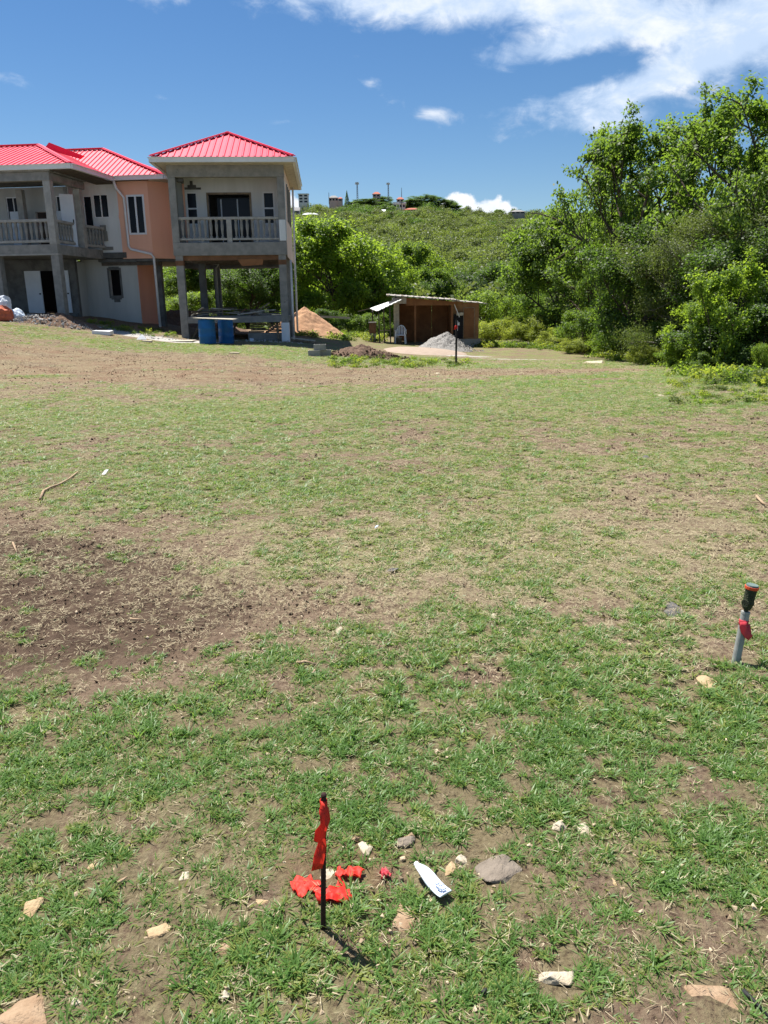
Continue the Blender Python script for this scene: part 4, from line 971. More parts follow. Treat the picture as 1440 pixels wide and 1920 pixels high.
for k in range(5):
    me = rock_mesh(130+k, 1, .9, .7, 10); me.materials.append(M['clod']); cp.append(me)
q = G(684, 671); chips('mound_clods', q[0], q[1]+.5, 1.6, 1.0, 700, .012, .06, 'brown clods over the low soil mound', 'soil', lambda r: .34*np.clip(1-r**1.3, 0, 1)*(1-.25*r), cp)
q = P(445, 645, 32.8); chips('site_litter', q[0]+.6, q[1], 2.2, .5, 160, .015, .06, 'small builder litter under the raised slab', 'litter', lambda r: .0*r)

# ------------------------------------------------------------------ trees
PR = {}
PR['open1'] = grow(1, 9.0, 3.6, .22, 14, 7, 5, .15, 34, 'leaf_a', clump=.28, open_=.22)
PR['open2'] = grow(2, 9.0, 3.5, .26, 13, 7, 5, .15, 32, 'leaf_a', clump=.27, open_=.25)
PR['open3'] = grow(3, 8.0, 3.4, .16, 14, 7, 5, .145, 34, 'leaf_a', clump=.28, stems=2, open_=.18)
PR['round'] = grow(4, 7.5, 3.6, .10, 22, 7, 6, .17, 48, 'leaf_b', clump=.50)
PR['round2'] = grow(5, 7.0, 3.4, .14, 18, 7, 6, .16, 46, 'leaf_a', clump=.48)
PR['dark'] = grow(6, 6.5, 3.4, .08, 18, 7, 6, .13, 48, 'leaf_d', clump=.45)
PR['olive'] = grow(7, 6.5, 3.2, .10, 15, 7, 6, .075, 80, 'leaf_e', 'bark_grey', clump=.48, aspect=.45)
PR['sap'] = grow(8, 3.2, 1.5, .12, 12, 6, 5, .10, 30, 'leaf_b', clump=.22, stems=3, trunk_r=.05)
PR['bush_y'] = grow(9, 2.6, 1.7, .06, 16, 6, 5, .085, 34, 'leaf_c', clump=.28, stems=4, trunk_r=.05)
PR['bush_g'] = grow(10, 2.6, 1.7, .06, 16, 6, 5, .085, 34, 'leaf_b', clump=.28, stems=4, trunk_r=.05)
PR['bush_d'] = grow(11, 2.8, 1.7, .05, 18, 6, 5, .10, 36, 'leaf_d', clump=.28, stems=4, trunk_r=.05)
PR['bush_a'] = grow(12, 2.8, 1.7, .05, 18, 6, 5, .10, 34, 'leaf_a', clump=.28, stems=4, trunk_r=.05)
tr = random.Random(77)
def put(kind, name, px, top, Y, wpx, label, group, cat='tree'):
    """px: where the stem stands, top: where the highest leaves reach, wpx: half width of the crown, all as surveyed in the photograph"""
    t = P(px, top, Y); x = t[0]; z = Z(x, Y); h = t[2]-z; k = Y/FPX
    wpx *= {'open1': 1.42, 'open2': 1.40, 'open3': 1.35, 'round': 1.2, 'round2': 1.12, 'dark': 1.15, 'olive': 1.15, 'sap': 1.2}.get(kind, 1.15)
    plant(PR[kind], name, (x, Y, z), h, max(.3, wpx*k), tr.uniform(0, 6.28), label, cat, group)
g = 'trees along the right edge of the field'
put('open1', 'broadleaf_tree', 1400, 105, 27.5, 120, 'tallest open crowned tree at the right edge of the photo', g)
put('open2', 'broadleaf_tree', 1225, 190, 31, 110, 'tall open tree reaching left against the sky, left of the tallest', g)
put('open3', 'broadleaf_tree', 1320, 235, 33, 110, 'open crowned tree standing between the two tallest at the right', g)
put('round2', 'broadleaf_tree', 1062, 372, 45, 88, 'round tree with dark bare trunk at the left end of the treeline', g)
put('open2', 'broadleaf_tree', 1140, 345, 38, 92, 'mid green tree just right of the round one on the treeline', g)
put('open3', 'broadleaf_tree', 1450, 215, 25.5, 110, 'leafy tree cut off by the right edge of the photo', g)
put('olive', 'broadleaf_tree', 1330, 365, 26, 120, 'dull olive fine leaved tree in front of the tallest trees', g)
put('dark', 'broadleaf_tree', 1215, 395, 29.5, 100, 'dark leaved tree filling the gap under the tall open tree', g)
put('dark', 'broadleaf_tree', 1425, 420, 24.0, 110, 'dark leaved tree low at the right edge', g)
put('open1', 'broadleaf_tree', 1105, 430, 41, 70, 'small tree between the round tree and the mid green one', g)
put('dark', 'broadleaf_tree', 1285, 440, 30.5, 90, 'dark tree in the shade behind the olive one', g)
put('round2', 'broadleaf_tree', 1510, 260, 29, 130, 'tree mostly outside the right edge of the photo', g)
put('open1', 'broadleaf_tree', 1292, 192, 35, 95, 'tall tree right behind the open one against the sky', g)
put('open3', 'broadleaf_tree', 1165, 268, 35.5, 80, 'tree sloping down left of the tall open one', g)
put('open2', 'broadleaf_tree', 1360, 145, 31.5, 90, 'tall tree just left of the tallest', g)
g = 'bushes along the right edge of the field'
put('sap', 'bush', 1395, 462, 21.8, 78, 'bright green sapling catching sun before the dark trees', g, 'bush')
put('sap', 'bush', 1320, 545, 23.0, 70, 'lower bright sapling left of the tall sunlit one', g, 'bush')
put('bush_g', 'bush', 1195, 545, 34, 62, 'feathery light green bush in the gap under the trees', g, 'bush')
put('bush_y', 'bush', 1015, 575, 43, 45, 'yellow-green bush at the foot of the round tree', g, 'bush')
put('bush_d', 'bush', 1265, 590, 26.5, 62, 'dark bush at the field edge below the olive tree', g, 'bush')
put('bush_d', 'bush', 1365, 585, 22.4, 85, 'dense dark bush low by the bottom right of the treeline', g, 'bush')
put('bush_d', 'bush', 1450, 560, 21.2, 80, 'dark bush cut by the right edge of the photo', g, 'bush')
put('bush_y', 'bush', 1215, 638, 25.8, 30, 'small lime green bush standing out on the field edge', g, 'bush')
put('bush_a', 'bush', 1110, 575, 36, 50, 'green bush below the mid green tree', g, 'bush')
put('bush_y', 'bush', 1095, 625, 35, 36, 'low yellowish bush right of the dark trunk', g, 'bush')
put('bush_g', 'bush', 1150, 610, 33, 42, 'sprawling green bush beside the feathery one', g, 'bush')
put('bush_a', 'bush', 1285, 640, 23.8, 38, 'low leafy shrub at the foot of the dark bush', g, 'bush')
put('bush_y', 'bush', 1050, 612, 40, 34, 'yellow-green bush just right of the one by the round tree', g, 'bush')
put('bush_a', 'bush', 1330, 655, 21.8, 32, 'low shrub in front of the dense dark bush', g, 'bush')
put('bush_g', 'bush', 1440, 640, 19.6, 22, 'small green shrub at the very right edge', g, 'bush')
g = 'trees behind the houses and the shed'
put('round', 'shade_tree', 632, 398, 53, 92, 'big bright green tree right beside the house on posts', g)
put('round', 'shade_tree', 708, 440, 56, 62, 'bright green tree joined to the big one on its right', g)
put('round2', 'shade_tree', 575, 430, 60, 50, 'green tree showing past the right wall of the small house', g)
put('dark', 'shade_tree', 455, 470, 47, 62, 'dark tree seen through the posts of the small house', g)
put('round2', 'shade_tree', 505, 455, 50, 60, 'green tree seen through the right half of the posts', g)
put('round2', 'shade_tree', 370, 470, 54, 60, 'green tree seen through the left half of the posts', g)
put('bush_g', 'bush', 345, 545, 46, 40, 'light bush seen between the two houses', g, 'bush')
put('bush_a', 'bush', 410, 540, 46, 40, 'bush behind the back posts of the small house', g, 'bush')
put('round', 'shade_tree', 790, 445, 88, 52, 'tall pale tree far behind the shed', g)
put('dark', 'shade_tree', 905, 478, 72, 62, 'dark spreading tree behind the lean-to of the shed', g)
put('round2', 'shade_tree', 815, 490, 70, 52, 'mid green tree behind the shed roof', g)
put('dark', 'shade_tree', 750, 500, 66, 45, 'dark tree left behind the shed roof', g)
put('round2', 'shade_tree', 975, 480, 66, 50, 'green tree left of the round treeline tree', g)
put('bush_g', 'bush', 925, 538, 50, 46, 'bright green bush just right of the shed', g, 'bush')
put('bush_a', 'bush', 980, 545, 52, 40, 'green bush between the bright one and the treeline', g, 'bush')
put('bush_y', 'bush', 930, 590, 44, 36, 'yellow-green bush low beside the lean-to', g, 'bush')
put('bush_y', 'bush', 975, 600, 42.5, 36, 'yellow-green bush in the middle right of the shed', g, 'bush')
put('bush_y', 'bush', 905, 612, 45, 26, 'small pale bush touching the corner of the lean-to', g, 'bush')
put('bush_a', 'bush', 690, 585, 47, 34, 'bush left behind the awning of the shed', g, 'bush')
put('bush_d', 'bush', 600, 575, 47, 40, 'dark bush at the foot of the big bright tree', g, 'bush')
put('bush_a', 'bush', 655, 590, 50, 34, 'bush right of the trunk of the big bright tree', g, 'bush')
put('bush_a', 'bush', 20, 520, 45, 40, 'bush behind the left end of the two storey house', g, 'bush')

# ------------------------------------------------------------------ hillside scrub: nobody could count it
def clump_mesh(seed, n, leaf, mname, flat=.75):
    r = np.random.default_rng(seed); subs = r.normal(size=(9, 3))*[.55, .55, .28]; subs[:, 2] = np.abs(subs[:, 2])+.25
    k = r.integers(0, 9, n); d = r.normal(size=(n, 3)); d /= np.linalg.norm(d, axis=1)[:, None]
    p = subs[k] + d*r.uniform(.22, .50, n)[:, None]*[1, 1, flat]; p[:, 2] = np.maximum(p[:, 2], -.15)
    V, Fq = leaf_quads(r, p, leaf, .75, normal_hint=d); return np_mesh('scrub_clump', V, Fq, [M[mname]])
EXCL = []
hb = [clump_mesh(s, 1100, .125, 'leaf_hill') for s in range(5)] + [clump_mesh(9, 1100, .125, 'leaf_hill2'), clump_mesh(10, 1100, .12, 'leaf_e'), clump_mesh(11, 1100, .12, 'leaf_d')]
rng = np.random.default_rng(41)
def hillside():
    pts, sc, pid = [], [], []
    n = 15000; Yh = np.sqrt(rng.uniform(56**2, 600**2, n)); az = np.radians(rng.uniform(-34, 34, n)); x = Yh*np.tan(az)
    keep = (x/Yh > -.62) & (x/Yh < .72)
    w = fbm(x, Yh, .02, 3, 88)
    keep &= rng.uniform(0, 1, n) < np.where(Yh < 150, 1.0, .55+.6*w)
    for ex, ey, ew in EXCL: keep &= ~((np.abs(x-ex*Yh/ey) < ew*.5+1.0) & (Yh > ey-30) & (Yh < ey+12))
    x, Yh, w = x[keep], Yh[keep], w[keep]
    s = (1.2+3.6*rng.uniform(0, 1, len(x))**2.2)*np.where(Yh > 430, 1.05, 1)*np.where(Yh < 130, .85, 1)
    z = hgt(x, Yh)-.1
    u = rng.uniform(0, 1, len(x)); idx = rng.integers(0, 5, len(x))
    w2 = fbm(x, Yh, .011, 4, 93); idx = np.where((u > .80) & (w2 > .45), 5, idx); idx = np.where((u < .45) & (w2 < .47), 6, idx); idx = np.where((u > .70) & (u < .80) | ((Yh > 470) & (u < .8) & (np.abs(np.degrees(np.arctan2(x, Yh))-1.2) < 4.2)), 7, idx)
    scatter('hillside_scrub', np.stack([x, Yh, z], 1), np.stack([s, s, s*rng.uniform(.7, 1.25, len(x))], 1), np.stack([0*x, 0*x, rng.uniform(0, 6.28, len(x))], 1), hb, 'dense green scrub covering the valley and hillside', 'scrub', idx)

# ------------------------------------------------------------------ houses, masts and trees on the ridge
def ridge_tree(px, top, Y, wpx, kind, label):
    put(kind, 'ridge_tree', px, top, Y, wpx, label, 'trees on the ridge')
for a in ((690, 372, 545, 22, 'dark', 'dark crown tree on the knoll left of the pink villa'), (730, 378, 540, 20, 'dark', 'dark tree right below the pink villa'), (668, 375, 548, 16, 'round2', 'green tree at the left shoulder of the knoll'),
          (795, 364, 545, 26, 'dark', 'broad dark tree crowning the right knoll'), (825, 372, 548, 24, 'dark', 'dark tree sloping down right of the knoll'), (775, 372, 540, 20, 'dark', 'dark tree at the left of the right knoll'),
          (850, 380, 550, 18, 'round2', 'green tree at the right foot of the knoll'), (720, 366, 555, 14, 'dark', 'dark tree close behind the pink villa'), (935, 391, 552, 10, 'round2', 'lone small tree on the skyline right of the heaped cloud')):
    ridge_tree(*a)
def conifer(px, base, top, Y):
    b, t = P(px, base, Y), P(px, top, Y); h = t[2]-b[2]; o = empty('conifer', (b[0], Y, b[2])); tag(o, 'single dark pointed conifer on the ridge left of the villa', 'tree')
    MB().tube([(0, 0, -2), (0, 0, h*.9)], [.25, .05], 6).build('trunk', M['bark'], o)
    r = np.random.default_rng(6); n = 1500; u = r.uniform(0, 1, n)**.7; a = r.uniform(0, 6.28, n); rad = (1-(1-u))*h*.26*r.uniform(.4, 1, n)
    p = np.stack([np.cos(a)*rad, np.sin(a)*rad, h*(1-u)-.12*rad], 1); V, Fq = leaf_quads(r, p, .6, .4); link('crown', np_mesh('crown', V, Fq, [M['leaf_d']]), o)
conifer(651, 392, 357, 545)
def far_house(px0, px1, pt, pb, Y, wall, roof, label, floors=1, cols=3, rh=.3, kind='hip', roofm=.06):
    a, b, t = P(px0, pb, Y), P(px1, pb, Y), P(px0, pt, Y); w = b[0]-a[0]; h = t[2]-a[2]; d = max(5, w*.8); EXCL.append(((a[0]+b[0])/2, Y, w))
    H = empty('hill_house', ((a[0]+b[0])/2, Y, a[2])); tag(H, label, 'house', 'houses along the ridge')
    hw = h*(1-rh); MB().box(-w/2, w/2, 0, d, -9, hw).build('wall', M[wall], H)
    o = w*roofm
    if kind == 'hip': MB().add([(-w/2-o, -o, hw), (w/2+o, -o, hw), (w/2+o, d+o, hw), (-w/2-o, d+o, hw), (-w*.2, d/2, h), (w*.2, d/2, h)], [(0,1,5,4),(1,2,5),(2,3,4,5),(3,0,4),(3,2,1,0)]).build('roof', M[roof], H)
    elif kind == 'gable': MB().add([(-w/2-o, -o, hw), (w/2+o, -o, hw), (w/2+o, d+o, hw), (-w/2-o, d+o, hw), (-w/2-o, d/2, h), (w/2+o, d/2, h)], [(0,1,5,4),(1,2,5),(2,3,4,5),(3,0,4),(3,2,1,0)]).build('roof', M[roof], H)
    else: MB().box(-w/2-o, w/2+o, -o, d+o, hw, h).build('roof', M[roof], H)
    for f in range(floors):
        z0 = hw*(f+.25)/floors; z1 = hw*(f+.78)/floors
        for c in range(cols):
            x0 = -w/2+w*(c+.18)/cols; x1 = -w/2+w*(c+.82)/cols
            win = MB().box(x0, x1, -.06, .05, z0, z1).build('window', M['glass'], H)
            MB().box(x0-.15, x1+.15, -.14, -.065, z0-.2, z0).build('sill', M[wall], win)
    return H
far_house(560, 578, 363, 381, 560, 'far_wall', 'far_wall', 'white flat roofed three storey block at the left end of the ridge', 3, 2, .07, 'flat')
far_house(617, 634, 366, 378, 550, 'far_pink', 'far_grey', 'house with grey hip roof on the skyline left of the conifer', 1, 3, .4)
far_house(634, 642, 369, 378, 548, 'far_pink', 'tile_red', 'small pink house touching the grey roofed one', 1, 1, .35)
far_house(699, 713, 359, 376, 552, 'far_pink', 'tile_red', 'two storey pink villa with red roof on top of the knoll', 2, 2, .28)
far_house(738, 760, 379, 391, 530, 'far_wall', 'far_white_roof', 'white roofed house with shaded verandah below the skyline', 1, 4, .25, 'flat')
far_house(744, 757, 369, 379, 542, 'far_pink', 'tile_red', 'small red roofed house above the white one', 1, 2, .45)
far_house(759, 786, 389, 398, 520, 'far_pink', 'tile_red', 'long low house with orange-red roof on the slope', 1, 5, .45)
far_house(696, 722, 392, 404, 505, 'far_grey', 'far_white_roof', 'house with pale gable roof half hidden in the scrub', 1, 2, .5, 'gable')
far_house(552, 562, 388, 406, 500, 'far_grey', 'far_grey', 'grey gabled house seen past the wall of the small house', 2, 1, .4, 'gable')
far_house(566, 596, 398, 406, 495, 'far_wall', 'far_white_roof', 'long white roof low on the slope left', 1, 4, .55, 'hip')
far_house(958, 984, 393, 401, 545, 'far_grey', 'far_grey', 'dark low house on the skyline at the right', 1, 3, .5)
def mast(px, base, top, Y, label, heads=True):
    b, t = P(px, base, Y), P(px, top, Y); h = t[2]-b[2]; o = empty('radio_mast', (b[0], Y, b[2])); tag(o, label, 'mast', 'masts on the ridge')
    if heads:
        m = MB(); r0, r1 = h*.055, h*.028
        for k in range(3):
            a = k*2.094; m.tube([(r0*math.cos(a), r0*math.sin(a), -3), (r1*math.cos(a), r1*math.sin(a), h*.97)], .16, 5)
        m.build('legs', M['steel'], o)
        m = MB()
        for i in range(9):
            z0, z1 = h*i/9, h*(i+1)/9; q0 = r0+(r1-r0)*i/9; q1 = r0+(r1-r0)*(i+1)/9
            for k in range(3): a, c = k*2.094, (k+1)*2.094; m.tube([(q0*math.cos(a), q0*math.sin(a), z0), (q1*math.cos(c), q1*math.sin(c), z1)], .09, 4)
        m.build('bracing', M['steel'], o)
        for k in range(5):
            a = k*1.256+.3; MB().box(-.35, .35, -.18, .18, h*.86, h*.97).build('antenna_panel', M['far_wall'], o).location = (h*.085*math.cos(a), h*.085*math.sin(a), 0)
    else: MB().tube([(0, 0, -2), (0, 0, h)], [.3, .14], 6).build('pole', M['steel'], o)
mast(670, 376, 341, 550, 'lattice radio mast on the left of the knoll')
mast(728, 372, 342, 548, 'lattice radio mast right of the pink villa')
mast(753, 372, 352, 545, 'thin whip mast above the small red roof', False)
def utility_pole(px, base, top, Y, label, arm=True):
    b, t = P(px, base, Y), P(px, top, Y); h = t[2]-b[2]; o = empty('utility_pole', (b[0], Y, b[2])); tag(o, label, 'utility pole', 'poles on the slope')
    MB().tube([(0, 0, -1), (0, 0, h)], [.22, .15], 6).build('pole', M['timber_dark'], o)
    if arm: MB().box(-1.2, 1.2, -.08, .08, h*.9, h*.93).build('crossarm', M['timber_dark'], o)
utility_pole(753, 414, 377, 470, 'tall wooden pole on the slope below the white house')
utility_pole(617, 380, 361, 545, 'thin pole on the skyline beside the grey roof', False)

hillside()

# ------------------------------------------------------------------ grass, straw, weeds, pebbles
def blades(seed, n, L0, L1, w, lean0, lean1, rad, mname, curl=.6):
    r = np.random.default_rng(seed); V, Fq = [], []
    for k in range(n):
        a = r.uniform(0, 6.28); b = np.array([math.cos(a), math.sin(a), 0])*rad*r.uniform(0, 1)
        az = a + r.normal()*.9; lean = r.uniform(lean0, lean1); L = r.uniform(L0, L1); ww = w*r.uniform(.7, 1.3)
        p = b.copy(); th = lean; base = len(V)
        side = np.array([-math.sin(az), math.cos(az), 0]); side = side + r.normal(size=3)*.2
        for i in range(4):
            f = (1.0, .95, .65, .08)[i]; V.append(p-side*ww*f/2); V.append(p+side*ww*f/2)
            d = np.array([math.cos(az)*math.sin(th), math.sin(az)*math.sin(th), math.cos(th)]); p = p + d*L/3; th = min(1.75, th + curl*r.uniform(.4, 1)*.5)
        for i in range(3): Fq.append((base+2*i, base+2*i+1, base+2*i+3, base+2*i+2))
    return np_mesh('grass_tuft', np.array(V), np.array(Fq), [M[mname]])
gt = [blades(s, 11, .028, .070, .0062, .55, 1.40, .022, 'grass', .45) for s in range(5)] + [blades(20+s, 11, .026, .065, .0058, .6, 1.45, .024, 'grass_y', .45) for s in range(4)] + [blades(30+s, 14, .05, .10, .0058, .25, 1.1, .026, 'grass') for s in range(2)]
stp = [blades(50+s, 6, .02, .075, .0036, 1.25, 1.6, .05, 'straw', .12) for s in range(5)]
rng = np.random.default_rng(99)
def band(y0, y1, dens):
    W = lambda y: .58*y+.9
    A = (W(y0)+W(y1))*(y1-y0); n = int(A*dens)
    y = rng.uniform(y0, y1, n*2); k = rng.uniform(0, 1, n*2) < W(y)/W(y1); y = y[k][:n]
    x = rng.uniform(-1, 1, len(y))*W(y); return x, y
def grass():
    P_, S_, R_, I_ = [], [], [], []; P2, S2, R2 = [], [], []
    for y0, y1, dens, sc in ((.9, 2.6, 4300, .46), (2.6, 4.5, 2800, .58), (4.5, 8, 1650, .70), (8, 15, 1000, .85), (15, 30, 280, 1.25)):
        x, y = band(y0, y1, dens); gr, dry, dirt, grit = masks(x, y)
        fine = .5*fbm(x, y, 7, 3, 61)+.5*fbm(x, y, 24, 2, 62)
        pr = np.clip((gr-.26)/.40, 0, 1)*np.clip((fine-.36)/.20, .05, 1)*np.clip(1-1.1*dirt, .04, 1)
        for cx, cy_, cr in CLEAR: pr = np.where((x-cx)**2+(y-cy_)**2 < cr*cr, 0, pr)
        ok = rng.uniform(0, 1, len(x)) < pr; xx, yy, g_, d_ = x[ok], y[ok], gr[ok], dry[ok]; n = len(xx)
        sz = sc*rng.uniform(.55, 1.35, n)*(.65+.6*np.clip(g_, 0, 1)); sz3 = np.stack([sz, sz, sz*(.85 if y0 < 4 else .62 if y0 < 8 else .45)], 1)
        yellow = np.clip(.27+.28*sstep(3.2, 6, yy)+.12*sstep(2.0, 1.4, yy)+.4*(d_-.4), 0, .75); u = rng.uniform(0, 1, n)
        idx = np.where(u < yellow, rng.integers(5, 9, n), rng.integers(0, 5, n)); idx = np.where((u > .95) & (g_ > .6), rng.integers(9, 11, n), idx)
        P_.append(np.stack([xx, yy, hgt(xx, yy)+.0], 1)); S_.append(sz3); R_.append(np.stack([rng.normal(0, .12, n), rng.normal(0, .12, n), rng.uniform(0, 6.28, n)], 1)); I_.append(idx)
        x, y = band(y0, y1, dens*.62); gr, dry, dirt, grit = masks(x, y)
        ok = rng.uniform(0, 1, len(x)) < np.clip(.10+.70*dry+.2*(1-gr), 0, 1)*np.clip(1-.8*dirt, .1, 1)*(.22+.62*sstep(2.8, 4.5, y)); xx, yy = x[ok], y[ok]; n = len(xx)
        P2.append(np.stack([xx, yy, hgt(xx, yy)+.012], 1)); sz = sc*rng.uniform(.6, 1.3, n); S2.append(np.stack([sz, sz, sz*.8], 1)); R2.append(np.stack([rng.normal(0, .15, n), rng.normal(0, .15, n), rng.uniform(0, 6.28, n)], 1))
    c = np.concatenate
    scatter('grass', c(P_), c(S_), c(R_), gt, 'short patchy green grass growing over the field', 'grass', c(I_))
    scatter('straw', c(P2), c(S2), c(R2), stp, 'dry grass stems lying flat in the turf', 'straw')
    cl = []
    for k in range(6):
        me = rock_mesh(250+k, 1, .85, .65, 10); me.materials.append(M['clod']); cl.append(me)
    PC, SC = [], []
    for y0, y1, dens, s0, s1 in ((.9, 3, 1100, .003, .011), (3, 6, 800, .004, .016), (6, 12, 190, .008, .03), (12, 26, 70, .008, .03)):
        x, y = band(y0, y1, dens); gr, dry, dirt, grit = masks(x, y)
        pr = np.clip(1.15-1.5*gr, .06, 1)*np.clip((fbm(x, y, 5, 3, 67)-.36)/.2, .1, 1)
        for cx, cy_, cr in CLEAR: pr = np.where((x-cx)**2+(y-cy_)**2 < (.6*cr)**2, 0, pr)
        ok = rng.uniform(0, 1, len(x)) < pr; x, y = x[ok], y[ok]; PC.append(np.stack([x, y, hgt(x, y)+.002], 1)); SC.append(s0+(s1-s0)*rng.uniform(0, 1, len(x))**3)
    scatter('soil_clods', c(PC), c(SC), rng.uniform(0, 6.28, (len(c(SC)), 3)), cl, 'brown crumbs and clods of bare soil', 'soil')
    pb = []
    for k in range(6):
        me = rock_mesh(200+k, 1, .8, .5, 9); me.materials.append(M['pebble']); pb.append(me)
    x, y = band(.9, 8, 480); gr, dry, dirt, grit = masks(x, y)
    ok = rng.uniform(0, 1, len(x)) < np.clip(.25+1.2*(fbm(x, y, 1.6, 3, 66)-.42)+.5*sstep(2.0, 1.4, y), .06, 1); x, y = x[ok], y[ok]; n = len(x)
    sz = .0032+.011*rng.uniform(0, 1, n)**3
    scatter('pebbles', np.stack([x, y, hgt(x, y)+.004], 1), sz, rng.uniform(0, 6.28, (n, 3))*[.15, .15, 1], pb, 'small tan pebbles strewn through the grass', 'pebbles')
def weeds():
    wp = [clump_mesh(300+k, 150, .26, m, .9) for k, m in enumerate(('leaf_a', 'leaf_b', 'leaf_c', 'leaf_e'))]
    xs, ys, ss = [], [], []
    edge = [(1440, 722), (1400, 705), (1330, 690), (1270, 684), (1200, 676), (1120, 664), (1060, 655), (1000, 652), (940, 650), (900, 650)]
    for k in range(420):
        i = rng.integers(0, len(edge)-1); t = rng.uniform(0, 1); px, py = [edge[i][j]+(edge[i+1][j]-edge[i][j])*t for j in (0, 1)]
        q = G(px, py); xs.append(q[0]+rng.normal(0, .5)); ys.append(q[1]+rng.normal(.3, .7)); ss.append(rng.uniform(.08, .30))
    for k in range(130):
        px = rng.uniform(620, 880); py = rng.uniform(672, 690); q = G(px, py); xs.append(q[0]); ys.append(q[1]); ss.append(rng.uniform(.05, .16))
    for k in range(110):
        px = rng.uniform(1250, 1440); py = rng.uniform(700, 760); q = G(px, py); xs.append(q[0]); ys.append(q[1]); ss.append(rng.uniform(.04, .12))
    for k in range(90):
        px = rng.uniform(560, 720); py = rng.uniform(618, 640); q = P(px, py, rng.uniform(38, 46)); xs.append(q[0]); ys.append(q[1]); ss.append(rng.uniform(.12, .35))
    for k in range(40):
        px = rng.uniform(160, 330); q = P(px, 610, rng.uniform(31.5, 35)); xs.append(q[0]); ys.append(q[1]); ss.append(rng.uniform(.06, .2))
    x, y, s = np.array(xs), np.array(ys), np.array(ss)
    scatter('weeds', np.stack([x, y, hgt(x, y)-.01], 1), s, np.stack([0*x, 0*x, rng.uniform(0, 6.28, len(x))], 1), wp, 'leafy weeds along the field edge and by the heaps', 'weeds')

CLEAR = []      # (x, y, radius) kept free of blades
# ------------------------------------------------------------------ survey markers and litter in the field
def ribbon(pts, w, sides, name, m, parent=None, sub=3):
    """a thin strip of tape with both faces, following pts, width along sides"""
    V, Fq = [], []
    for p, s_ in zip(pts, sides):
        p, s_ = np.array(p, float), np.array(s_, float); s_ /= np.linalg.norm(s_)
        for k in range(4): V.append(p+s_*w*(k/3-.5))
    for i in range(len(pts)-1):
        for k in range(3): Fq.append((i*4+k, i*4+k+1, i*4+k+5, i*4+k+4))
    me = np_mesh(name, np.array(V), np.array(Fq), [M[m]], smooth=True); o = link(name, me, parent)
    sm = o.modifiers.new('solid', 'SOLIDIFY'); sm.thickness = .0012
    return o
def rebar_stake():
    b = G(606, 1738); S = empty('rebar_stake', (b[0], b[1], b[2])); tag(S, 'rusty rebar stake with red flagging tape standing in the foreground', 'stake')
    top = P(607, 1488, b[1]+.0)-b; d = top/np.linalg.norm(top); L = np.linalg.norm(top)
    mb = MB(); n = 64; mb.tube([d*(L*i/n)-(d*.06 if i == 0 else 0) for i in range(n+1)], [.0066+(.0009 if i % 2 else 0) for i in range(n+1)], 10)
    mb.build('bar', M['rust'], S, smooth=True)
    zt = top[2]
    ring = [d*(L*.93)+np.array([.0085*math.cos(a), .0085*math.sin(a), 0]) for a in np.linspace(0, 6.28, 13)]
    ribbon(ring, .022, [(0, 0, 1)]*13, 'tape_wrap', 'tape', S)
    pts = [(.006, -.010, zt-.030), (.016, -.014, zt-.042), (.018, -.016, zt-.070), (.006, -.018, zt-.095), (.002, -.017, zt-.120), (.008, -.014, zt-.140), (.001, -.016, zt-.165), (-.004, -.018, zt-.190), (-.008, -.016, zt-.212)]
    sides = [(.2, .1, .9), (.6, .2, .5), (.7, .5, .1), (1, -.2, .1), (1, .3, 0), (.7, -.6, 0), (1, .2, 0), (.9, -.4, .05), (1, .1, .25)]
    ribbon(pts, .030, sides, 'tape_tail', 'tape', S)
rebar_stake()
for k in range(4): CLEAR.append((-.17+.035*k, 1.66-.033*k, .026))
def tape_scrap(px, py, L, w, seed, m, label, rz, lift=.012):
    r = np.random.default_rng(seed); b = G(px, py); nx, ny = 12, 8
    u, v = np.meshgrid(np.linspace(-.5, .5, nx), np.linspace(-.5, .5, ny), indexing='ij')
    x = u*L*(1+.25*(fbm(v*3+seed, v*0, 1.0, 2, seed)-.5)) + .01*(fbm(u*5, v*5+seed, 1.3, 2, seed+1)-.5); y = v*w*(1+.5*(fbm(u*3-seed, u*0, 1.2, 2, seed+2)-.5)*2) + .25*w*np.sin(u*4+seed)
    z = lift*.8 + .034*(fbm(u*6+seed, v*6, 1.4, 3, seed+3)-.42) + .0035*np.sin(u*17+v*6+seed)
    i = np.arange(nx-1)[:, None]*ny + np.arange(ny-1)[None, :]
    me = np_mesh('flagging_tape_scrap', np.stack([x, y, z], -1).reshape(-1, 3), np.stack([i, i+1, i+ny+1, i+ny], -1).reshape(-1, 4), [M[m]])
    o = link('flagging_tape_scrap', me); o.location = b; o.rotation_euler = (0, 0, rz); CLEAR.append((b[0], b[1], L*.5))
    sm = o.modifiers.new('solid', 'SOLIDIFY'); sm.thickness = .0012
    return tag(o, label, 'tape', 'scraps of red flagging tape by the stake')
tape_scrap(575, 1668, .070, .062, 2, 'tape', 'crumpled red tape scrap left of the stake foot', 1.0)
tape_scrap(620, 1678, .095, .070, 4, 'tape', 'largest crumpled red tape scrap right behind the stake', .5)
tape_scrap(655, 1642, .075, .036, 6, 'tape', 'narrow red tape scrap beyond the crumpled ones', -.35)
tape_scrap(722, 1644, .028, .024, 8, 'tape_pink', 'tiny pinkish tape scrap lying apart to the right', .4)
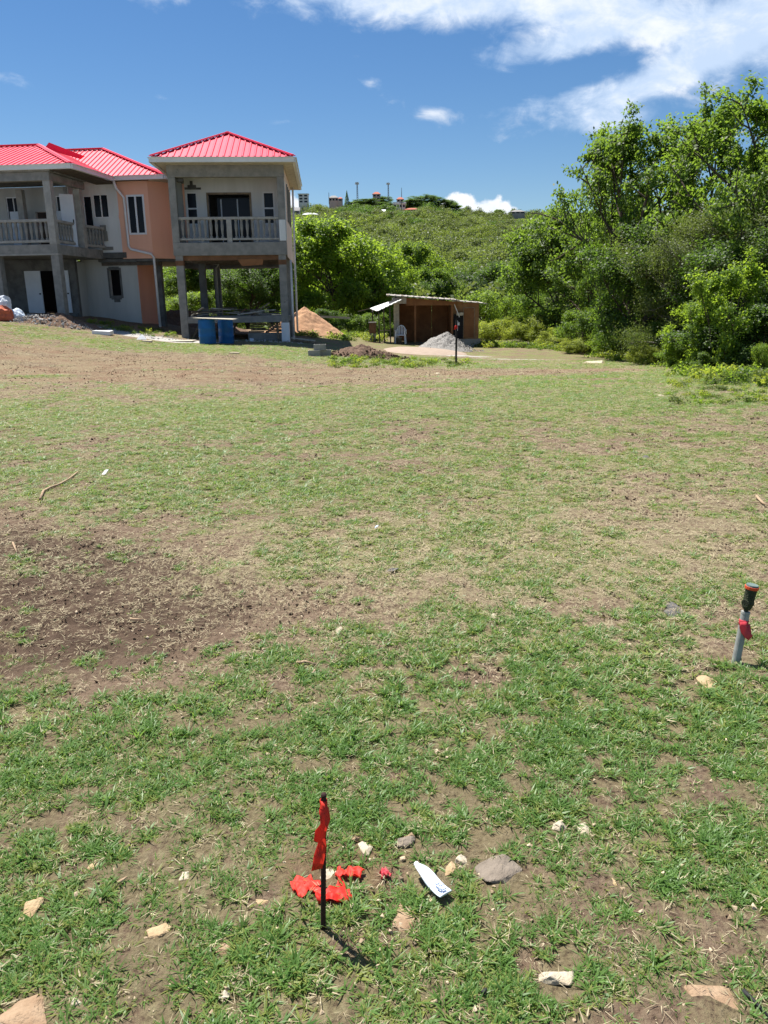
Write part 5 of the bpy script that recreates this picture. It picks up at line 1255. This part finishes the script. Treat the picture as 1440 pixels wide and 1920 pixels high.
def plastic_sleeve():
    a, b = G(782, 1640), G(836, 1690); c = (a+b)/2; CLEAR.append((c[0], c[1], .045)); CLEAR.append((a[0], a[1], .03)); CLEAR.append((b[0], b[1], .03)); d = (b-a); L = np.linalg.norm(d[:2]); S = empty('plastic_sleeve', (c[0], c[1], c[2]+.022), math.atan2(d[1], d[0])); tag(S, 'flattened white plastic sleeve with faint blue print on the grass', 'packaging')
    mb = MB(); n = 12; rows = []
    for i in range(n+1):
        t = i/n; w = .0085 if t < .06 else (.012+.010*math.sin(min(1, (t-.06)/.5)*math.pi/2)); w = w if t < .8 else w*1.02
        hgt_ = .004 if i in (0, n) else .0075*math.sin(math.pi*min(1, t*1.2))+.002; lift = .012*(1-t)+.004*math.sin(t*7)
        rows.append([(-L/2+L*t, w*math.cos(q), hgt_*math.sin(q)+lift) for q in np.linspace(0, 2*math.pi, 13)[:-1]])
    V = [p for r_ in rows for p in r_]; Fq = [(i*12+k, i*12+(k+1) % 12, (i+1)*12+(k+1) % 12, (i+1)*12+k) for i in range(n) for k in range(12)]
    Fq += [tuple(range(12))[::-1], tuple(n*12+k for k in range(12))]
    MB().add(V, Fq).build('sleeve', M['plastic_white'], S, smooth=True)
    MB().tube([(-L/2-.006, 0, .0125), (-L/2+.004, 0, .012)], .0075, 10).build('nozzle', M['plastic_white'], S, smooth=True)
    mb = MB()
    for t, y0, y1 in ((.22, -.008, .006), (.30, -.002, .010), (.36, -.010, -.002), (.30, -.011, -.005), (.41, -.006, .008)):
        x = t*L; z = .0155+.012*(.5-t)*.8; mb.box(x-.004, x+.004, y0, y1, z-.006, z-.002)
    mb.build('print', M['blue_print'], S)
plastic_sleeve()
def standpipe():
    b = G(1380, 1240); CLEAR.append((b[0], b[1]+.08, .12)); S = empty('pipe_marker', tuple(b)); tag(S, 'leaning grey pipe marker with dark fitting and pink tape on the right', 'marker')
    t1, t2 = P(1398, 1148, b[1]+.02)-b, P(1411, 1097, b[1]+.02)-b
    t1, t2 = Vector(t1), Vector(t2); d = t1.normalized(); L = t1.length
    MB().tube([d*-.08, d*L*.5, d*L], [.0185, .0185, .0185], 18).build('pipe', M['pvc'], S, smooth=False)
    MB().tube([d*(L-.006), d*(L+.004)], [.0195, .0195], 18).build('pipe_rim', M['pvc'], S)
    e = (t2-t1).normalized(); L2 = (t2-t1).length
    MB().tube([t1+e*.0, t1+e*.012, t1+e*.018, t1+e*.03], [.009, .010, .018, .021], 14).build('neck', M['fitting'], S)
    MB().tube([t1+e*.03, t1+e*.045, t1+e*.06, t1+e*(L2-.018)], [.021, .026, .023, .025], 14).build('fitting', M['fitting'], S)
    side = Vector((-.75, -.5, .1)); MB().tube([t1+e*.05, t1+e*.046+side*.028], [.018, .017], 12).build('side_outlet', M['fitting'], S)
    MB().tube([t1+e*(L2-.018), t1+e*(L2-.006)], [.029, .030], 16).build('rim', M['orange_rim'], S)
    MB().tube([t1+e*(L2-.006), t1+e*(L2+.002)], [.0265, .025], 16).build('cap', M['cap'], S)
    c = d*(L*.80); rr = .0205; r_ = d.cross(Vector((0, 0, 1))).normalized(); u_ = r_.cross(d)
    ribbon([c+(r_*math.cos(a)+u_*math.sin(a))*rr for a in np.linspace(0, 6.28, 15)], .024, [tuple(d)]*15, 'tape_wrap', 'tape_pink', S)
    p = c+Vector((-.012, -.022, .010))
    ribbon([p, p+Vector((-.002, -.003, -.020)), p+Vector((.006, -.004, -.042)), p+Vector((.022, -.004, -.062)), p+Vector((.040, -.003, -.076))], .030, [(1, 0, .1), (1, -.1, .2), (.9, -.1, .5), (.8, .1, .6), (.7, .2, .6)], 'tape_tail', 'tape_pink', S)
    p = c+Vector((.016, -.010, -.006))
    ribbon([p, p+Vector((.004, -.004, -.020)), p+Vector((.008, -.006, -.045)), p+Vector((.012, -.006, -.062))], .020, [(1, .3, 0), (.9, .4, .1), (.9, .2, .2), (.9, .1, .3)], 'tape_tail', 'tape_pink', S)
standpipe()
def far_marker():
    b = G(855, 686); S = empty('survey_post', tuple(b)); tag(S, 'black survey post with red tape near its top, standing before the gravel', 'post')
    h = P(857, 601, b[1])[2]-b[2]
    MB().box(-.028, .028, -.028, .028, -.1, h).build('post', M['black_pole'], S)
    o = MB().box(-.034, .034, -.034, .034, h*.82, h*.90).build('tape_wrap', M['tape'], S)
    ribbon([(-.03, -.04, h*.89), (-.05, -.05, h*.85), (-.06, -.05, h*.80)], .05, [(.9, .2, .3), (.8, .1, .4), (.9, .3, 0)], 'tape_tail', 'tape', S)
far_marker()

# stones one can pick out
STONES = [  # px, py, width px, depth factor, height factor, material, label
 (300, 1751, 52, .62, .42, 'stone_tan', 'flat topped tan stone left of the stake, the biggest nearby'),
 (62, 1702, 42, .70, .40, 'stone_tan', 'orange tinged tan stone near the left edge'),
 (347, 1646, 36, .5, .35, 'stone_pale', 'slim pale stone up the grass behind the flat topped one'),
 (935, 1634, 86, .75, .28, 'stone_grey', 'large grey-brown cracked slab right of the plastic sleeve'),
 (838, 1631, 40, .6, .45, 'stone_tan', 'tan stone just above the plastic sleeve'),
 (862, 1615, 32, .6, .5, 'stone_pale', 'pale stone behind the tan one above the plastic sleeve'),
 (665, 1574, 20, .9, .8, 'stone_brown', 'small round brown stone behind the stake'),
 (682, 1592, 40, .55, .25, 'stone_pale', 'flat pale stone below the small round one'),
 (762, 1580, 48, .5, .35, 'stone_grey', 'grey stone with a tan chip beside it'),
 (766, 1570, 26, .5, .6, 'stone_brown', 'tan chip on the grey stone'),
 (760, 1722, 44, 1.4, .22, 'stone_brown', 'sunken brown stained stone in front of the plastic sleeve'),
 (1048, 1551, 36, .5, .4, 'stone_pale', 'near white flat stone, left one of a pair'),
 (1098, 1555, 34, .6, .3, 'stone_pale', 'pale stone, right one of a pair'),
 (1148, 1656, 20, .8, .5, 'stone_tan', 'small yellow stone alone in the right grass'),
 (1330, 1872, 92, .7, .16, 'stone_brown', 'large pinkish brown slab sunk at the bottom right'),
 (1042, 1836, 72, .5, .25, 'stone_pale', 'broken pale slab at the bottom half covered by grass'),
 (1325, 1279, 36, .7, .45, 'stone_tan', 'tan stone in front of the leaning pipe'),
 (635, 1182, 18, .9, .5, 'stone_pale', 'pale round stone in the worn middle'),
 (926, 1156, 16, .9, .5, 'stone_pale', 'pale round stone in the dry grass right of the middle'),
 (45, 1916, 110, .6, .3, 'stone_brown', 'big brown stone cut off by the bottom left corner'),
 (142, 1880, 26, .8, .5, 'stone_pale', 'pale stone near the bottom left corner'),
 (420, 1872, 30, .8, .5, 'stone_pale', 'pale stone at the bottom left of the stake'),
 (415, 1778, 34, .7, .25, 'stone_brown', 'brown stone half buried left of the stake shadow'),
 (176, 1624, 24, .6, .4, 'stone_tan', 'tan chip in the upper left foreground'),
 (385, 1579, 20, .6, .4, 'stone_pale', 'pale chip in the grass left behind the stake'),
 (490, 1690, 28, .6, .35, 'stone_tan', 'low tan stone just left of the red tape'),
 (1262, 1138, 34, .8, .15, 'stone_dark', 'dark flat stone left of the leaning pipe'),
 (610, 1640, 44, .6, .22, 'stone_pale', 'pinkish earth lump among the red tape scraps'),
 (1255, 1150, 30, .5, .12, 'stone_dark', 'smaller dark stone touching the dark flat one'),
 (1112, 680, 40, .6, .35, 'stone_pale', 'pale boulder lying at the end of the dirt track'),
 (1150, 666, 40, .5, .2, 'stone_pale', 'flat pale stone at the foot of the treeline'),
 (820, 700, 10, .6, .2, 'stone_pale', 'small white stone on the grass before the survey post'),
 (1240, 742, 14, .5, .25, 'stone_pale', 'white stone in the green strip at the right'),
 (1210, 858, 14, .7, .5, 'stone_dark', 'small dark clod in the middle right grass'),
]
for k, (px, py, w, dy, hz, m, lab) in enumerate(STONES):
    b = G(px, py); dist = np.linalg.norm(b-cC); W = w*dist/FPX
    foresh = max(.2, (EYE-b[2])/dist); CLEAR.append((b[0], b[1]-W*.12, W*.52))
    me = rock_mesh(400+k, W/2, min(W*1.1, W*dy/foresh*.5), W*hz*.62, 14, .22); me.materials.append(M[m])
    o = link('stone', me); o.location = (b[0], b[1], b[2]+W*hz*.02); o.rotation_euler = (0, 0, tr.uniform(-.25, .25)); tag(o, lab, 'stone', 'stones lying in the field')
# sticks and small litter
def stick(pts, r, m, label, cat='stick', name='stick'):
    q = [G(*p) for p in pts]; o_ = q[0]
    mb = MB(); n = len(q); mb.tube([p-o_+np.array([0, 0, r*1.2+.006]) for p in q], [r*(1-.5*i/(n-1)) for i in range(n)], 6)
    o = mb.build(name, M[m], smooth=True); o.location = tuple(o_); return tag(o, label, cat)
stick([(76, 940), (82, 925), (95, 918), (112, 912), (128, 903), (146, 889)], .013, 'stick', 'long bent stick on the worn ground at the left')
stick([(556, 1249), (572, 1246), (594, 1251)], .008, 'stick', 'short pale stick in the middle of the field')
stick([(586, 1268), (593, 1258)], .006, 'stick', 'tiny stick under the short pale one')
stick([(1392, 1866), (1408, 1880), (1440, 1915)], .006, 'stick_black', 'black twig at the bottom right corner', 'twig', 'twig')
stick([(905, 1870), (912, 1862)], .006, 'stick_black', 'short black twig at the bottom edge', 'twig', 'twig')
stick([(222, 1662), (240, 1650)], .005, 'stick', 'small tan twig among the left foreground grass', 'twig', 'twig')
stick([(1418, 935), (1430, 948), (1440, 952)], .012, 'stick', 'stick at the right edge of the field')
stick([(1300, 690), (1275, 672), (1255, 655)], .02, 'stick', 'bare pale branch lying out of the treeline', 'branch', 'branch')
stick([(25, 1022), (32, 1040)], .008, 'stick', 'pale twig at the left edge above the brown patch', 'twig', 'twig')
stick([(245, 1166), (270, 1167)], .008, 'stick', 'straight twig on the brown patch', 'twig', 'twig')
def paper(px, py, w, d, h, m, label):
    b = G(px, py); mb = MB(); mb.add([(-w/2, 0, .0), (w*.1, -d*.3, .01), (w*.5, d*.2, h), (-w*.1, d*.5, h*.8), (-w/2, 0, .004), (w*.1, -d*.3, .014), (w*.5, d*.2, h+.004), (-w*.1, d*.5, h*.8+.004)],
        [(3,2,1,0),(4,5,6,7),(0,1,5,4),(1,2,6,5),(2,3,7,6),(3,0,4,7)])
    o = mb.build('paper_scrap', M[m]); o.location = tuple(b); return tag(o, label, 'litter')
paper(197, 891, .07, .07, .05, 'white', 'white paper scrap on the left grass near the bent stick')
paper(706, 991, .03, .03, .02, 'bag_blue', 'tiny bluish scrap in the middle of the field')
paper(735, 1073, .09, .05, .02, 'stone_dark', 'dark scrap lying in the dry grass of the middle')
# bare tangle of dead branches hanging in the shade of the trees
def dead_branches():
    r = np.random.default_rng(12); c = P(1262, 510, 26.3); o = empty('dead_branch', tuple(c)); tag(o, 'grey dead branch drooping out of the dark trees', 'branch')
    mb = MB(); p, d = wiggle(r, (1.1, .5, .1), (-1, -.2, .12), 1.5, 5, -.2, .10); mb.tube(p, [.03, .028, .024, .02, .015, .01], 5); mb.build('limb', M['bark_grey'], o, smooth=True)
    mb = MB()
    for k in range(14):
        s = np.array(p[2+k % 4]); q, _ = wiggle(r, s, (r.normal()*.5-.2, r.normal()*.4, -.4+r.normal()*.5), r.uniform(.4, .8), 4, -.9, .16); mb.tube(q, [.010, .009, .007, .005, .003], 4)
    mb.build('twigs', M['bark_grey'], o, smooth=True)
dead_branches()
# a fence rail and wire behind the orange earth
q0, q1 = P(560, 592, 44), P(655, 596, 46)
o = MB().bar((0, 0, 0), tuple(q1-q0), .06, .12).build('fence_rail', M['concrete_light']); o.location = tuple(q0)
tag(o, 'pale rail running behind the orange earth mound', 'rail')
# small brick stove at the awning
q = P(699, 640, 39.2); S = empty('camp_stove', (q[0], 39.2, Z(q[0], 39.2))); tag(S, 'rusty box stove standing on blocks by the awning poles', 'stove')
MB().box(-.17, .17, -.16, .16, .42, .92).build('box', M['formwork'], S, bevel=.01)
MB().box(-.20, .20, -.18, .18, .921, .96).build('lid', M['concrete_light'], S)
for s in (-1, 1): MB().box(s*.10-.06, s*.10+.06, -.12, .12, -.05, .42).build('block', M['concrete'], S)
q = P(748, 646, 38.9); S = empty('bucket', (q[0], 38.9, Z(q[0], 38.9)-.02)); tag(S, 'dark grey bucket in front of the white chair', 'bucket')
MB().lathe([(.12, 0), (.15, .30), (.16, .30), (.16, .33)], 16).build('body', M['stone_dark'], S, smooth=True)

# the turf comes last, so that it leaves the stones, scraps and markers clear
grass()
weeds()
